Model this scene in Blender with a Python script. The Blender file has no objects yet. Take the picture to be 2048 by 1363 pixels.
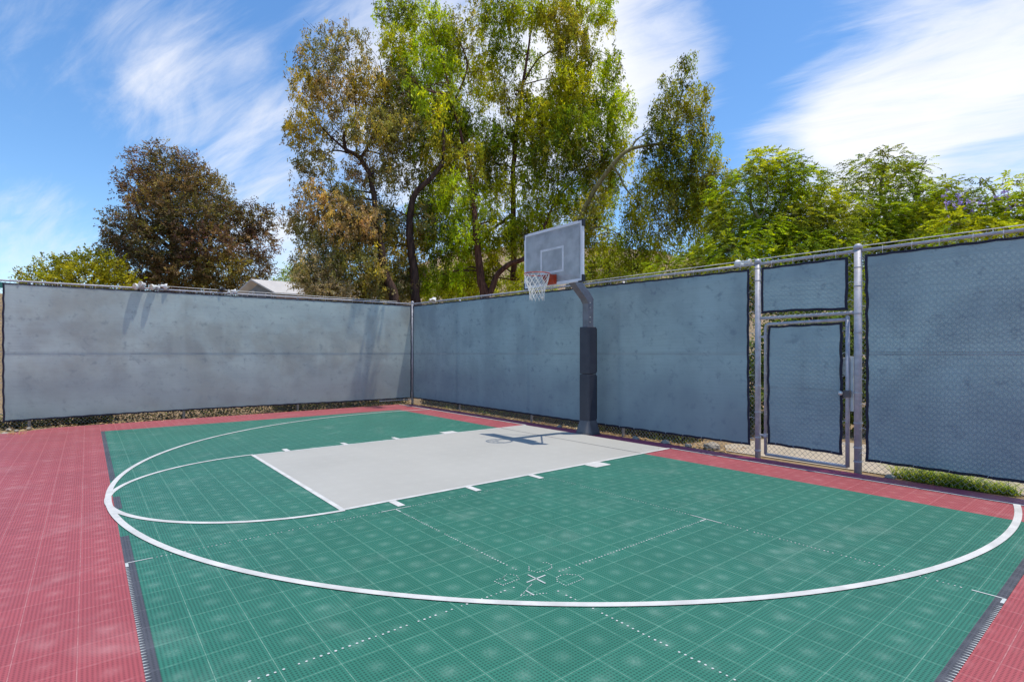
import bpy, math, random
import numpy as np
from mathutils import Vector, noise as mnoise

random.seed(7)
RNG = np.random.default_rng(11)
F = 0.3048                       # everything below is laid out in feet
scene = bpy.context.scene
COL = scene.collection

# ------------------------------------------------------------------ helpers
def tag(o, label=None, cat=None, group=None, kind=None):
    if label: o['label'] = label
    if cat: o['category'] = cat
    if group: o['group'] = group
    if kind: o['kind'] = kind
    return o

def thing(name, label, cat, loc=(0, 0, 0), rotz=0.0, group=None):
    o = bpy.data.objects.new(name, None)
    o.empty_display_size = 0.2
    COL.objects.link(o)
    o.location = Vector(loc) * F
    o.rotation_euler = (0, 0, rotz)
    return tag(o, label, cat, group)

def origin_of(o):
    """world origin (in feet) of an unrotated parent chain"""
    v = Vector((0, 0, 0))
    while o is not None:
        v = v + o.location
        o = o.parent
    return v / F

class MB:
    """collects shapes (feet) and links them as one mesh object"""
    def __init__(self):
        self.v = []; self.f = []
    def add(self, vs, fs):
        n = len(self.v)
        self.v.extend([tuple(p) for p in vs])
        self.f.extend([tuple(i + n for i in q) for q in fs])
    def box(self, a, b):
        (x0, y0, z0), (x1, y1, z1) = a, b
        self.add([(x0,y0,z0),(x1,y0,z0),(x1,y1,z0),(x0,y1,z0),(x0,y0,z1),(x1,y0,z1),(x1,y1,z1),(x0,y1,z1)],
                 [(0,3,2,1),(4,5,6,7),(0,1,5,4),(1,2,6,5),(2,3,7,6),(3,0,4,7)])
    def hexa(self, bottom, top):
        n = len(bottom)
        self.add(list(bottom) + list(top),
                 [tuple(range(n - 1, -1, -1)), tuple(range(n, 2 * n))] +
                 [(i, (i + 1) % n, n + (i + 1) % n, n + i) for i in range(n)])
    def quad(self, a, b, c, d):
        self.add([a, b, c, d], [(0, 1, 2, 3)])
    def tube(self, pts, rad, n=8, cap=True):
        pts = [Vector(p) for p in pts]
        if not hasattr(rad, '__len__'): rad = [rad] * len(pts)
        base = len(self.v)
        prev = None
        for i, p in enumerate(pts):
            t = (pts[min(i + 1, len(pts) - 1)] - pts[max(i - 1, 0)])
            if t.length < 1e-9: t = Vector((0, 0, 1))
            t.normalize()
            if prev is None:
                a = t.cross(Vector((0, 0, 1)))
                if a.length < 1e-3: a = t.cross(Vector((0, 1, 0)))
            else:
                a = prev - t * prev.dot(t)
            a.normalize(); b = t.cross(a); prev = a
            for k in range(n):
                w = 2 * math.pi * k / n
                self.v.append(tuple(p + (a * math.cos(w) + b * math.sin(w)) * rad[i]))
        for i in range(len(pts) - 1):
            for k in range(n):
                q = base + i * n
                self.f.append((q + k, q + (k + 1) % n, q + n + (k + 1) % n, q + n + k))
        if cap:
            self.f.append(tuple(base + k for k in range(n - 1, -1, -1)))
            q = base + (len(pts) - 1) * n
            self.f.append(tuple(q + k for k in range(n)))
    def lathe(self, c, axis, prof, n=12):
        """prof: list of (along, radius)"""
        ax = Vector(axis).normalized()
        self.tube([Vector(c) + ax * d for d, r in prof], [max(r, 1e-4) for d, r in prof], n)
    def build(self, name, mat, parent=None, smooth=False, bevel=0.0):
        o0 = origin_of(parent) if parent is not None else Vector((0, 0, 0))
        me = bpy.data.meshes.new(name)
        me.from_pydata([((p[0]-o0.x)*F, (p[1]-o0.y)*F, (p[2]-o0.z)*F) for p in self.v], [], self.f)
        me.materials.append(mat)
        if smooth: me.shade_smooth()
        me.update()
        o = bpy.data.objects.new(name, me)
        COL.objects.link(o)
        if parent is not None: o.parent = parent
        if bevel:
            m = o.modifiers.new('bevel', 'BEVEL'); m.width = bevel * F; m.segments = 2; m.limit_method = 'ANGLE'
        return o

def fast_mesh(name, mat, V, Q, tint=None, parent=None, smooth=False):
    """numpy mesh of quads (feet, world) with an optional per-vertex colour"""
    V = np.asarray(V, np.float32)
    if parent is not None:
        o0 = origin_of(parent); V = V - np.array([o0.x, o0.y, o0.z], np.float32)
    me = bpy.data.meshes.new(name)
    nv, nq = len(V), len(Q)
    me.vertices.add(nv); me.vertices.foreach_set('co', (V * F).ravel())
    me.loops.add(nq * 4); me.loops.foreach_set('vertex_index', np.asarray(Q, np.int32).ravel())
    me.polygons.add(nq)
    me.polygons.foreach_set('loop_start', np.arange(0, nq * 4, 4, dtype=np.int32))
    me.polygons.foreach_set('loop_total', np.full(nq, 4, np.int32))
    if smooth: me.polygons.foreach_set('use_smooth', np.ones(nq, bool))
    me.update(calc_edges=True)
    if tint is not None:
        a = me.color_attributes.new('tint', 'FLOAT_COLOR', 'POINT')
        c = np.ones((nv, 4), np.float32); c[:, :3] = tint
        a.data.foreach_set('color', c.ravel())
    me.materials.append(mat)
    o = bpy.data.objects.new(name, me); COL.objects.link(o)
    if parent is not None: o.parent = parent
    return o

def dup(root, loc=None, rotz=None, label=None):
    r = root.copy(); COL.objects.link(r)
    if loc is not None: r.location = Vector(loc) * F
    if rotz is not None: r.rotation_euler = (0, 0, rotz)
    if label: r['label'] = label
    for ch in list(root.children):
        c = ch.copy(); COL.objects.link(c); c.parent = r
        for g in list(ch.children):
            d = g.copy(); COL.objects.link(d); d.parent = c
    return r

# ------------------------------------------------------------------ camera
CAM = Vector((-22.406, 25.481, 5.013)); YAW = 2.24726; FPX = 1059.4; HOR = 707.15
FWD = Vector((math.sin(YAW), math.cos(YAW), 0)); RGT = Vector((FWD.y, -FWD.x, 0)); UP = Vector((0, 0, 1))
def at(u, v, d):
    """the point at depth d (feet) seen at photo pixel u, v"""
    return CAM + (FWD + RGT * ((u - 1024) / FPX) + UP * ((HOR - v) / FPX)) * d
def floor_at(u, v, z=0.0):
    d = FWD + RGT * ((u - 1024) / FPX) + UP * ((HOR - v) / FPX)
    return CAM + d * ((z - CAM.z) / d.z)

cd = bpy.data.cameras.new('camera'); cam = bpy.data.objects.new('camera', cd); COL.objects.link(cam)
cam.location = CAM * F
cam.rotation_euler = (math.pi / 2, 0, math.atan2(-FWD.x, FWD.y))
cd.sensor_width = 36; cd.lens = FPX / 2048 * 36; cd.shift_y = 25.65 / 2048
cd.clip_start = 0.05; cd.clip_end = 5000
scene.camera = cam

# ------------------------------------------------------------------ node helper
class G:
    def __init__(self, nt): self.nt = nt
    def new(self, t, **kw):
        n = self.nt.nodes.new(t)
        for k, v in kw.items(): setattr(n, k, v)
        return n
    def put(self, sock, val):
        if isinstance(val, bpy.types.NodeSocket): self.nt.links.new(val, sock)
        elif isinstance(val, (tuple, list)) and len(val) == 3 and sock.type == 'RGBA': sock.default_value = (*val, 1)
        else: sock.default_value = val
    def m(self, op, a, b=0.0, c=0.0, clamp=False):
        n = self.new('ShaderNodeMath', operation=op, use_clamp=clamp)
        self.put(n.inputs[0], a); self.put(n.inputs[1], b)
        if op in ('MULTIPLY_ADD', 'SMOOTH_MIN', 'WRAP', 'COMPARE'): self.put(n.inputs[2], c)
        return n.outputs[0]
    def step(self, x, lo, hi, a=0.0, b=1.0):
        n = self.new('ShaderNodeMapRange', interpolation_type='SMOOTHSTEP')
        self.put(n.inputs[0], x); self.put(n.inputs[1], lo); self.put(n.inputs[2], hi)
        self.put(n.inputs[3], a); self.put(n.inputs[4], b)
        return n.outputs[0]
    def mix(self, f, a, b, mode='MIX'):
        n = self.new('ShaderNodeMix', data_type='RGBA', blend_type=mode)
        self.put(n.inputs[0], f); self.put(n.inputs[6], a); self.put(n.inputs[7], b)
        return n.outputs[2]
    def vm(self, op, a, b=(0, 0, 0), out=0):
        n = self.new('ShaderNodeVectorMath', operation=op)
        self.put(n.inputs[0], a)
        if op == 'SCALE': self.put(n.inputs[3], b)
        else: self.put(n.inputs[1], b)
        return n.outputs[out]
    def noise(self, vec, scale=5, detail=3, rough=0.5, dist=0.0):
        n = self.new('ShaderNodeTexNoise')
        if vec is not None: self.put(n.inputs['Vector'], vec)
        n.inputs['Scale'].default_value = scale; n.inputs['Detail'].default_value = detail
        n.inputs['Roughness'].default_value = rough; n.inputs['Distortion'].default_value = dist
        return n.outputs['Fac']
    def sep(self, v):
        n = self.new('ShaderNodeSeparateXYZ'); self.put(n.inputs[0], v); return n.outputs
    def comb(self, x, y, z):
        n = self.new('ShaderNodeCombineXYZ')
        for i, q in enumerate((x, y, z)): self.put(n.inputs[i], q)
        return n.outputs[0]
    def pos(self): return self.new('ShaderNodeNewGeometry').outputs['Position']
    def obj(self): return self.new('ShaderNodeTexCoord').outputs['Object']
    def bump(self, h, strength=0.3, dist=0.01):
        n = self.new('ShaderNodeBump'); self.put(n.inputs['Height'], h)
        n.inputs['Strength'].default_value = strength; n.inputs['Distance'].default_value = dist
        return n.outputs[0]

def newmat(name):
    mt = bpy.data.materials.new(name); mt.use_nodes = True
    nt = mt.node_tree; nt.nodes.clear()
    return mt, G(nt)
def finish(g, shader):
    o = g.new('ShaderNodeOutputMaterial'); g.nt.links.new(shader, o.inputs[0])
def principled(g, color, rough=0.6, metal=0.0, normal=None, spec=0.5, sheen=0.0):
    p = g.new('ShaderNodeBsdfPrincipled')
    g.put(p.inputs['Base Color'], color); g.put(p.inputs['Roughness'], rough); g.put(p.inputs['Metallic'], metal)
    p.inputs['Specular IOR Level'].default_value = spec
    if sheen: p.inputs['Sheen Weight'].default_value = sheen; p.inputs['Sheen Roughness'].default_value = 0.55
    if normal is not None: g.put(p.inputs['Normal'], normal)
    return p.outputs[0]

def simple(name, c1, c2=None, scale=6.0, rough=0.6, metal=0.0, bump=0.0, spec=0.5, detail=4):
    mt, g = newmat(name)
    if c2 is None: c2 = tuple(x * 0.8 for x in c1)
    n = g.noise(g.obj(), scale, detail, 0.6)
    col = g.mix(g.step(n, 0.3, 0.7), c1, c2)
    nrm = g.bump(n, bump, 0.01) if bump else None
    finish(g, principled(g, col, rough, metal, nrm, spec))
    return mt

TILE = 0.8333 * F
def tile_mat(name, base, line, dust, hole=0.45, tv=0.22, phase=(-15.67 * F, 24.77 * F), gap=1.0):
    mt, g = newmat(name)
    p = g.pos()
    x, y, z = g.sep(p)
    tx = g.m('DIVIDE', g.m('SUBTRACT', x, phase[0]), TILE)
    ty = g.m('DIVIDE', g.m('SUBTRACT', y, phase[1]), TILE)
    dx = g.m('ABSOLUTE', g.m('SUBTRACT', g.m('FRACT', tx), 0.5))
    dy = g.m('ABSOLUTE', g.m('SUBTRACT', g.m('FRACT', ty), 0.5))
    nf = g.noise(p, 18, 3, 0.6); nl = g.noise(p, 0.55, 3, 0.55); nm = g.noise(p, 4.0, 3, 0.6)
    # perforated top: a diagonal lattice of small holes
    k = 2 * math.pi * 13
    lat = g.m('ADD', g.m('COSINE', g.m('MULTIPLY', tx, k)), g.m('COSINE', g.m('MULTIPLY', ty, k)))
    holes = g.step(lat, -0.2, 1.3, 0.0, hole)
    # seams between tiles, uneven, with interlock loops that catch dust
    lw = g.m('MULTIPLY_ADD', nm, 0.012, 0.481)
    lx = g.step(dx, lw, 0.497); ly = g.step(dy, lw, 0.497)
    lines = g.m('MULTIPLY', g.m('MAXIMUM', lx, ly), g.step(nf, 0.25, 0.7, 0.25, 0.85))
    # dusty disc in the middle of each tile
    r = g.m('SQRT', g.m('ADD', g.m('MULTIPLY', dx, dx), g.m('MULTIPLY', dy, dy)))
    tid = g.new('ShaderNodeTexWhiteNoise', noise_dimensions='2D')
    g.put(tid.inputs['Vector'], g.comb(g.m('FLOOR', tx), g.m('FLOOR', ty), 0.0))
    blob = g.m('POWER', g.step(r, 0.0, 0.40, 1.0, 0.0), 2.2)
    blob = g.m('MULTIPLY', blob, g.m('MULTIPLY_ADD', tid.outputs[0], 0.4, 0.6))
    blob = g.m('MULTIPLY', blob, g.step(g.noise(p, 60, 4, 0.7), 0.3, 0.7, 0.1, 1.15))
    c = g.mix(g.step(nl, 0.35, 0.7, 0.0, 0.35), base, tuple(b * 0.78 for b in base))
    c = g.mix(g.m('MULTIPLY_ADD', tid.outputs[0], tv, -tv * .22), c, tuple(min(1, b * 1.5 + 0.01) for b in base))
    c = g.mix(g.m('MULTIPLY', holes, g.step(r, 0.02, 0.3, 0.45, 1.0)), c, tuple(b * 0.16 for b in base))
    c = g.mix(g.m('MULTIPLY', lines, gap), c, line)
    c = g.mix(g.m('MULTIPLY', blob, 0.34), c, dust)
    c = g.mix(g.step(g.noise(p, 1.7, 5, 0.65, 0.6), 0.52, 0.8, 0.0, 0.28), c, dust)
    c = g.mix(g.step(g.noise(p, 7, 4, 0.7), 0.68, 0.76, 0.0, 0.35), c, tuple(b * 0.4 for b in base))
    h = g.m('SUBTRACT', 1.0, holes)
    finish(g, principled(g, c, 0.5, 0.0, g.bump(h, 0.25, 0.004), 0.35, 0.05 if hole > .3 else 0.0))
    return mt

def screen_mat(name, base, dirt, blotch, trans=0.3, lower=0.85, wires=0.25):
    mt, g = newmat(name)
    p = g.pos(); x, y, z = g.sep(p)
    s = g.m('ADD', x, y)
    q = g.comb(s, z, 0.0)
    # woven cloth: fine horizontal weft, slanted scuffs, big weathering
    weft = g.noise(g.comb(g.m('MULTIPLY', s, 1.2), g.m('MULTIPLY', z, 55.0), 0.0), 1.0, 3, 0.6)
    a = g.m('ADD', g.m('MULTIPLY', s, 0.8), g.m('MULTIPLY', z, 0.6)); b = g.m('SUBTRACT', g.m('MULTIPLY', z, 0.8), g.m('MULTIPLY', s, 0.6))
    scuff = g.noise(g.comb(g.m('MULTIPLY', a, 4.0), g.m('MULTIPLY', b, 11.0), 0.0), 1.0, 5, 0.65, 0.4)
    big = g.noise(q, 0.9, 4, 0.6, 0.3)
    sm = g.noise(q, 5.5, 5, 0.7)
    vert = g.noise(g.comb(g.m('MULTIPLY', s, 1.6), g.m('MULTIPLY', z, 0.18), 3.0), 1.0, 3, 0.55)
    c = g.mix(g.step(big, 0.38, 0.66), base, blotch)
    c = g.mix(g.step(vert, 0.45, 0.7, 0.0, 0.35), c, tuple(min(1, v * 1.25) for v in base))
    c = g.mix(g.m('MULTIPLY', g.step(scuff, 0.55, 0.72, 0.0, 0.6), g.step(g.noise(q, 1.1, 3), 0.4, 0.65)), c, dirt)
    c = g.mix(g.step(sm, 0.54, 0.70, 0.0, 0.7), c, dirt)
    c = g.mix(g.step(weft, 0.3, 0.75, 0.0, 0.3), c, tuple(v * 0.72 for v in base))
    low = g.step(g.m('ADD', z, g.m('MULTIPLY', g.noise(q, 0.7, 3), 0.5)), 1.0, 1.80, 1.0, 0.0)
    c = g.mix(g.m('MULTIPLY', low, 1.0 - lower), c, dirt)
    # chain link pressing through the cloth
    kk = math.pi / (0.118 * F)
    da = g.m('ABSOLUTE', g.m('SINE', g.m('MULTIPLY', g.m('ADD', s, z), kk)))
    db = g.m('ABSOLUTE', g.m('SINE', g.m('MULTIPLY', g.m('SUBTRACT', s, z), kk)))
    link = g.m('MINIMUM', da, db)
    c = g.mix(g.m('MULTIPLY', g.step(link, 0.0, 0.45, 1.0, 0.0), g.step(g.noise(q, 0.8, 2), 0.4, 0.65, 0.0, wires)), c, tuple(v * 0.6 for v in base))
    hgt = g.m('ADD', g.noise(q, 1.6, 4, 0.55), g.m('MULTIPLY', g.step(link, 0.0, 0.5), 0.03))
    nrm = g.bump(hgt, 0.25, 0.03)
    d = g.new('ShaderNodeBsdfDiffuse'); g.put(d.inputs[0], c); g.put(d.inputs['Normal'], nrm)
    t = g.new('ShaderNodeBsdfTranslucent'); g.put(t.inputs[0], c); g.put(t.inputs['Normal'], nrm)
    mx = g.new('ShaderNodeMixShader'); mx.inputs[0].default_value = trans
    g.nt.links.new(d.outputs[0], mx.inputs[1]); g.nt.links.new(t.outputs[0], mx.inputs[2])
    finish(g, mx.outputs[0])
    return mt

def leaf_mat(name, trans=0.5, gloss=0.012):
    mt, g = newmat(name)
    att = g.new('ShaderNodeAttribute', attribute_name='tint')
    geo = g.new('ShaderNodeNewGeometry')
    r = geo.outputs['Random Per Island']
    c = g.mix(g.m('MULTIPLY', r, 0.55), att.outputs['Color'], g.mix(0.5, att.outputs['Color'], (0.02, 0.025, 0.006), 'MIX'))
    ct = g.mix(1.0, c, (trans * 2.0, trans * 1.9, trans * .9), 'MULTIPLY')
    d = g.new('ShaderNodeBsdfDiffuse'); g.put(d.inputs[0], c)
    t = g.new('ShaderNodeBsdfTranslucent'); g.put(t.inputs[0], ct)
    mx = g.new('ShaderNodeAddShader')
    g.nt.links.new(d.outputs[0], mx.inputs[0]); g.nt.links.new(t.outputs[0], mx.inputs[1])
    gl = g.new('ShaderNodeBsdfGlossy'); gl.inputs['Roughness'].default_value = 0.45; g.put(gl.inputs[0], (0.8, 0.85, 0.8))
    m2 = g.new('ShaderNodeMixShader'); m2.inputs[0].default_value = gloss
    g.nt.links.new(mx.outputs[0], m2.inputs[1]); g.nt.links.new(gl.outputs[0], m2.inputs[2])
    finish(g, m2.outputs[0])
    return mt

# ------------------------------------------------------------------ materials
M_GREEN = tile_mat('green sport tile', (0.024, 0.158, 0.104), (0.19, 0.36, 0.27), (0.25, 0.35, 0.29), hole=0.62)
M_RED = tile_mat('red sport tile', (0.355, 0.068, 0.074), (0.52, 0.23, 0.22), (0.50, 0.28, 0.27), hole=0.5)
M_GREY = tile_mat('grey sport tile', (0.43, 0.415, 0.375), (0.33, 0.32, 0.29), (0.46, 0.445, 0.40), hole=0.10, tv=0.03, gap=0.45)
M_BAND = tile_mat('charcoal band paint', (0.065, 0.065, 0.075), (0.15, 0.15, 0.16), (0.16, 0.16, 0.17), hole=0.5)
M_RAMP = simple('shade tinted red ramp', (0.52, 0.075, 0.16), (0.44, 0.065, 0.14), 9, 0.5, bump=0.1)  # court red with the purple cast of the fence's shadow in its colour
M_WHITE = simple('white line paint', (0.63, 0.615, 0.585), (0.48, 0.47, 0.445), 5, 0.6, detail=8)
M_GALV = simple('galvanised steel', (0.50, 0.49, 0.52), (0.38, 0.375, 0.41), 14, 0.55, 0.15)
M_WIRE = simple('galvanised wire', (0.45, 0.44, 0.42), (0.33, 0.31, 0.29), 20, 0.5, 0.3)
M_HEM = simple('navy webbing hem', (0.012, 0.012, 0.030), (0.022, 0.020, 0.040), 18, 0.8)
M_TIE = simple('pale tie wire', (0.62, 0.61, 0.63), None, 20, 0.5)
M_SEAM = simple('stitched seam', (0.23, 0.28, 0.31), (0.38, 0.45, 0.47), 2, 0.85)
M_SCR_L = screen_mat('sunlit tone screen cloth', (0.575, 0.65, 0.605), (0.30, 0.345, 0.35), (0.46, 0.48, 0.43), 0.22, 0.5, 0.2)  # paler copy of the screen cloth, sunlit brightness put into its colour
M_SCR_R = screen_mat('blue grey screen cloth', (0.38, 0.505, 0.535), (0.20, 0.26, 0.32), (0.29, 0.38, 0.42), 0.30, 0.50, 0.11)
M_POLE = simple('slate painted steel', (0.19, 0.195, 0.23), (0.14, 0.145, 0.17), 8, 0.45, 0.1, bump=0.05)
M_PAD = simple('navy vinyl pad', (0.030, 0.032, 0.048), (0.042, 0.044, 0.06), 5, 0.5, bump=0.15)
M_BOOT = simple('grey vinyl boot', (0.085, 0.085, 0.095), (0.13, 0.128, 0.135), 4, 0.6, bump=0.3)
M_FRAME = simple('white board frame', (0.78, 0.78, 0.81), (0.68, 0.68, 0.72), 6, 0.5)
M_RIM = simple('orange rim steel', (0.55, 0.085, 0.03), (0.38, 0.05, 0.025), 10, 0.45)
M_NET = simple('white net cord', (0.80, 0.79, 0.74), (0.70, 0.68, 0.62), 12, 0.8)
M_DARK = simple('black rubber', (0.02, 0.02, 0.025), None, 10, 0.6)
M_LAMP = simple('white lamp housing', (0.78, 0.76, 0.72), (0.66, 0.63, 0.58), 14, 0.5)
M_LENS = simple('amber lamp lens', (0.62, 0.42, 0.24), (0.7, 0.55, 0.36), 10, 0.25)
M_ROCK = simple('grey field stone', (0.36, 0.31, 0.25), (0.24, 0.20, 0.16), 5, 0.9, bump=0.6)
M_PATH = simple('pale paving', (0.44, 0.36, 0.27), (0.36, 0.30, 0.22), 2.5, 0.9, bump=0.2)
M_LATCH = simple('dark latch body', (0.11, 0.095, 0.10), None, 12, 0.5)
M_KNOB = simple('brushed knob', (0.75, 0.72, 0.68), None, 12, 0.3, 0.3)
M_PLATE = simple('white guard plate', (0.66, 0.70, 0.72), (0.56, 0.60, 0.62), 6, 0.5)
M_WALLA = simple('grey house siding', (0.27, 0.28, 0.29), None, 6, 0.9)
M_WALLB = simple('pinkish house wall', (0.56, 0.38, 0.30), None, 6, 0.9)
M_ROOF = simple('pale roof tiles', (0.58, 0.54, 0.50), (0.50, 0.46, 0.43), 1.5, 0.9)
M_TRIM = simple('house trim', (0.60, 0.54, 0.50), None, 6, 0.8)
M_GLASSD = simple('dark window glass', (0.02, 0.02, 0.03), None, 6, 0.2)
M_TEAL = simple('teal sign face', (0.03, 0.30, 0.22), None, 6, 0.5)

def ground_mat(name, a, b, c, sc=0.8):
    mt, g = newmat(name)
    p = g.pos()
    n1 = g.noise(p, sc, 5, 0.6); n2 = g.noise(p, sc * 9, 5, 0.7); n3 = g.noise(p, sc * 40, 3, 0.6)
    col = g.mix(g.step(n1, 0.35, 0.65), a, b)
    col = g.mix(g.step(n2, 0.5, 0.72, 0, 0.8), col, c)
    col = g.mix(g.step(n3, 0.35, 0.7, 0, 0.45), col, tuple(v * 0.55 for v in a))
    finish(g, principled(g, col, 0.95, 0, g.bump(g.m('ADD', n2, n3), 0.6, 0.03), 0.1))
    return mt
M_GROUND = ground_mat('sandy dirt', (0.36, 0.25, 0.14), (0.26, 0.18, 0.10), (0.13, 0.09, 0.055))
M_HILL = ground_mat('dry brown hillside', (0.36, 0.25, 0.16), (0.29, 0.21, 0.12), (0.16, 0.15, 0.06), 0.12)

def bark_mat(name, a, b):
    mt, g = newmat(name)
    p = g.pos(); x, y, z = g.sep(p)
    n = g.noise(g.comb(g.m('MULTIPLY', x, 9.0), g.m('MULTIPLY', y, 9.0), g.m('MULTIPLY', z, 1.6)), 1.0, 5, 0.65, 0.5)
    col = g.mix(g.step(n, 0.35, 0.65), a, b)
    finish(g, principled(g, col, 0.95, 0, g.bump(n, 0.9, 0.06), 0.1))
    return mt
M_BARK = bark_mat('dark rough bark', (0.040, 0.026, 0.022), (0.105, 0.062, 0.048))
M_BARKR = bark_mat('red brown bark', (0.06, 0.028, 0.020), (0.16, 0.075, 0.05))
M_BARKG = bark_mat('olive grey bark', (0.16, 0.13, 0.055), (0.28, 0.24, 0.12))
M_LEAF = leaf_mat('leaves')
M_LEAFDRY = leaf_mat('dry leaves', 0.25, 0.05)
M_FLOWER = leaf_mat('violet blossom', 0.3, 0.03)

mt, g = newmat('scuffed clear acrylic')       # backboard sheet: hazed plastic that still lets the trees through
n = g.noise(g.obj(), 3.0, 4, 0.6)
tr = g.new('ShaderNodeBsdfTransparent'); g.put(tr.inputs[0], (0.86, 0.89, 0.94))
df = g.new('ShaderNodeBsdfDiffuse'); g.put(df.inputs[0], (0.90, 0.90, 0.91))
tl = g.new('ShaderNodeBsdfTranslucent'); g.put(tl.inputs[0], (0.90, 0.90, 0.91))
gs = g.new('ShaderNodeBsdfGlossy'); gs.inputs['Roughness'].default_value = 0.12
fr = g.new('ShaderNodeFresnel'); fr.inputs[0].default_value = 1.5
a1 = g.new('ShaderNodeMixShader'); a1.inputs[0].default_value = 0.5
g.nt.links.new(df.outputs[0], a1.inputs[1]); g.nt.links.new(tl.outputs[0], a1.inputs[2])
a2 = g.new('ShaderNodeMixShader'); g.put(a2.inputs[0], g.step(n, 0.3, 0.7, 0.48, 0.70))
g.nt.links.new(tr.outputs[0], a2.inputs[1]); g.nt.links.new(a1.outputs[0], a2.inputs[2])
a3 = g.new('ShaderNodeMixShader'); g.nt.links.new(fr.outputs[0], a3.inputs[0])
g.nt.links.new(a2.outputs[0], a3.inputs[1]); g.nt.links.new(gs.outputs[0], a3.inputs[2])
finish(g, a3.outputs[0]); M_ACRYL = mt

# ------------------------------------------------------------------ sun and sky
SUN = Vector((-0.125, -0.188, 1.0)).normalized()
sl = bpy.data.lights.new('sun', 'SUN'); so = bpy.data.objects.new('sun', sl); COL.objects.link(so)
sl.energy = 2.75; sl.angle = math.radians(0.5); sl.color = (1.0, 0.95, 0.86)
so.rotation_euler = SUN.to_track_quat('Z', 'Y').to_euler(); so.location = (0, 0, 30)

world = bpy.data.worlds.new('World'); scene.world = world; world.use_nodes = True
wn = world.node_tree; wn.nodes.clear(); g = G(wn)
sky = g.new('ShaderNodeTexSky', sky_type='NISHITA', sun_disc=False)
sky.sun_elevation = math.asin(SUN.z); sky.sun_rotation = math.atan2(SUN.x, SUN.y)
sky.air_density = 1.0; sky.dust_density = 0.3; sky.ozone_density = 2.5; sky.altitude = 200
SKY = 0.15
hs = g.new('ShaderNodeHueSaturation'); hs.inputs['Saturation'].default_value = 1.2; hs.inputs['Value'].default_value = 0.86
wn.links.new(sky.outputs[0], hs.inputs['Color'])
d = g.vm('NORMALIZE', g.new('ShaderNodeTexCoord').outputs['Generated'])
dx, dy, dz = g.sep(d)
den = g.m('ADD', g.m('MAXIMUM', dz, 0.0), 0.22)
px = g.m('DIVIDE', dx, den); py = g.m('DIVIDE', dy, den)          # the cloud layer as a flat sheet overhead
ca, sa = math.cos(0.35), math.sin(0.35)
ax_ = g.m('ADD', g.m('MULTIPLY', px, ca), g.m('MULTIPLY', py, sa)); ay_ = g.m('SUBTRACT', g.m('MULTIPLY', py, ca), g.m('MULTIPLY', px, sa))
n1 = g.noise(g.comb(g.m('MULTIPLY', ax_, 1.1), g.m('MULTIPLY', ay_, 4.0), 0.3), 1.0, 8, 0.62, 1.1)
n2 = g.noise(g.comb(g.m('MULTIPLY', ax_, 3.2), g.m('MULTIPLY', ay_, 15.0), 5.3), 1.0, 7, 0.65, 0.8)
def pix_dir(u, v): return (FWD * FPX + RGT * (u - 1024) + UP * (HOR - v)).normalized()
cov = None
for u, v, rad, wgt in ((2000, 290, 0.20, 0.52), (1640, 345, 0.13, 0.46), (1250, 130, 0.15, 0.60), (950, 250, 0.24, 0.60), (640, 130, 0.12, 0.14),
                       (380, 80, 0.10, 0.20), (200, 130, 0.12, 0.14), (440, 230, 0.11, 0.24), (520, 380, 0.12, 0.28), (1850, 60, 0.16, 0.34),
                       (60, 500, 0.09, 0.30), (560, 560, 0.12, 0.3)):
    c = g.vm('DOT_PRODUCT', d, tuple(pix_dir(u, v)), 1)
    s = g.step(c, math.cos(rad * 1.35), 1.0, 0.0, wgt)
    cov = s if cov is None else g.m('ADD', cov, s)
cov = g.m('MINIMUM', cov, 0.80)
dens = g.m('ADD', g.m('ADD', g.m('MULTIPLY', n1, 0.95), g.m('MULTIPLY', n2, 0.55)), cov)
cl = g.step(dens, 0.84, 1.62, 0.0, 0.93)
cloudc = g.mix(g.step(n2, 0.3, 0.7), (4.75, 4.75, 4.9), (4.1, 4.2, 4.5))
skyc = g.mix(cl, hs.outputs[0], cloudc)
bg = g.new('ShaderNodeBackground'); g.put(bg.inputs[0], skyc); bg.inputs[1].default_value = SKY
wo = g.new('ShaderNodeOutputWorld'); wn.links.new(bg.outputs[0], wo.inputs[0])

scene.view_settings.view_transform = 'Standard'; scene.view_settings.look = 'None'
scene.view_settings.exposure = 0.66; scene.view_settings.gamma = 1.0
scene.cycles.max_bounces = 8; scene.cycles.transparent_max_bounces = 12

# ------------------------------------------------------------------ ground, hill, court
def slab(name, mat, poly, z0, z1, kind='structure'):
    m = MB(); m.hexa([(x, y, z0) for x, y in poly], [(x, y, z1) for x, y in poly])
    return tag(m.build(name, mat), kind=kind)
def sheet(name, mat, rects, z, kind='structure'):
    m = MB()
    for (x0, y0, x1, y1) in rects: m.quad((x0, y0, z), (x1, y0, z), (x1, y1, z), (x0, y1, z))
    return tag(m.build(name, mat), kind=kind)

gm = MB(); Rg = 6500
xs = [-Rg, -600, -120] + list(range(-60, 121, 6)) + [200, 600, Rg]
ys = [-Rg, -600, -150] + list(range(-80, 81, 6)) + [200, 600, Rg]
def gh(x, y):
    near = max(abs(x - 2) - 26, abs(y - 14) - 18, 0)
    return -0.17 - 0.03 * min(near, 3) + (0.12 * min(near / 12, 1)) * (mnoise.noise(Vector((x * 0.07, y * 0.07, 0))))
gv = [(x, y, gh(x, y)) for y in ys for x in xs]
nx = len(xs)
gm.add(gv, [(j * nx + i, j * nx + i + 1, (j + 1) * nx + i + 1, (j + 1) * nx + i) for j in range(len(ys) - 1) for i in range(nx - 1)])
tag(gm.build('ground', M_GROUND, smooth=True), kind='structure')

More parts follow.
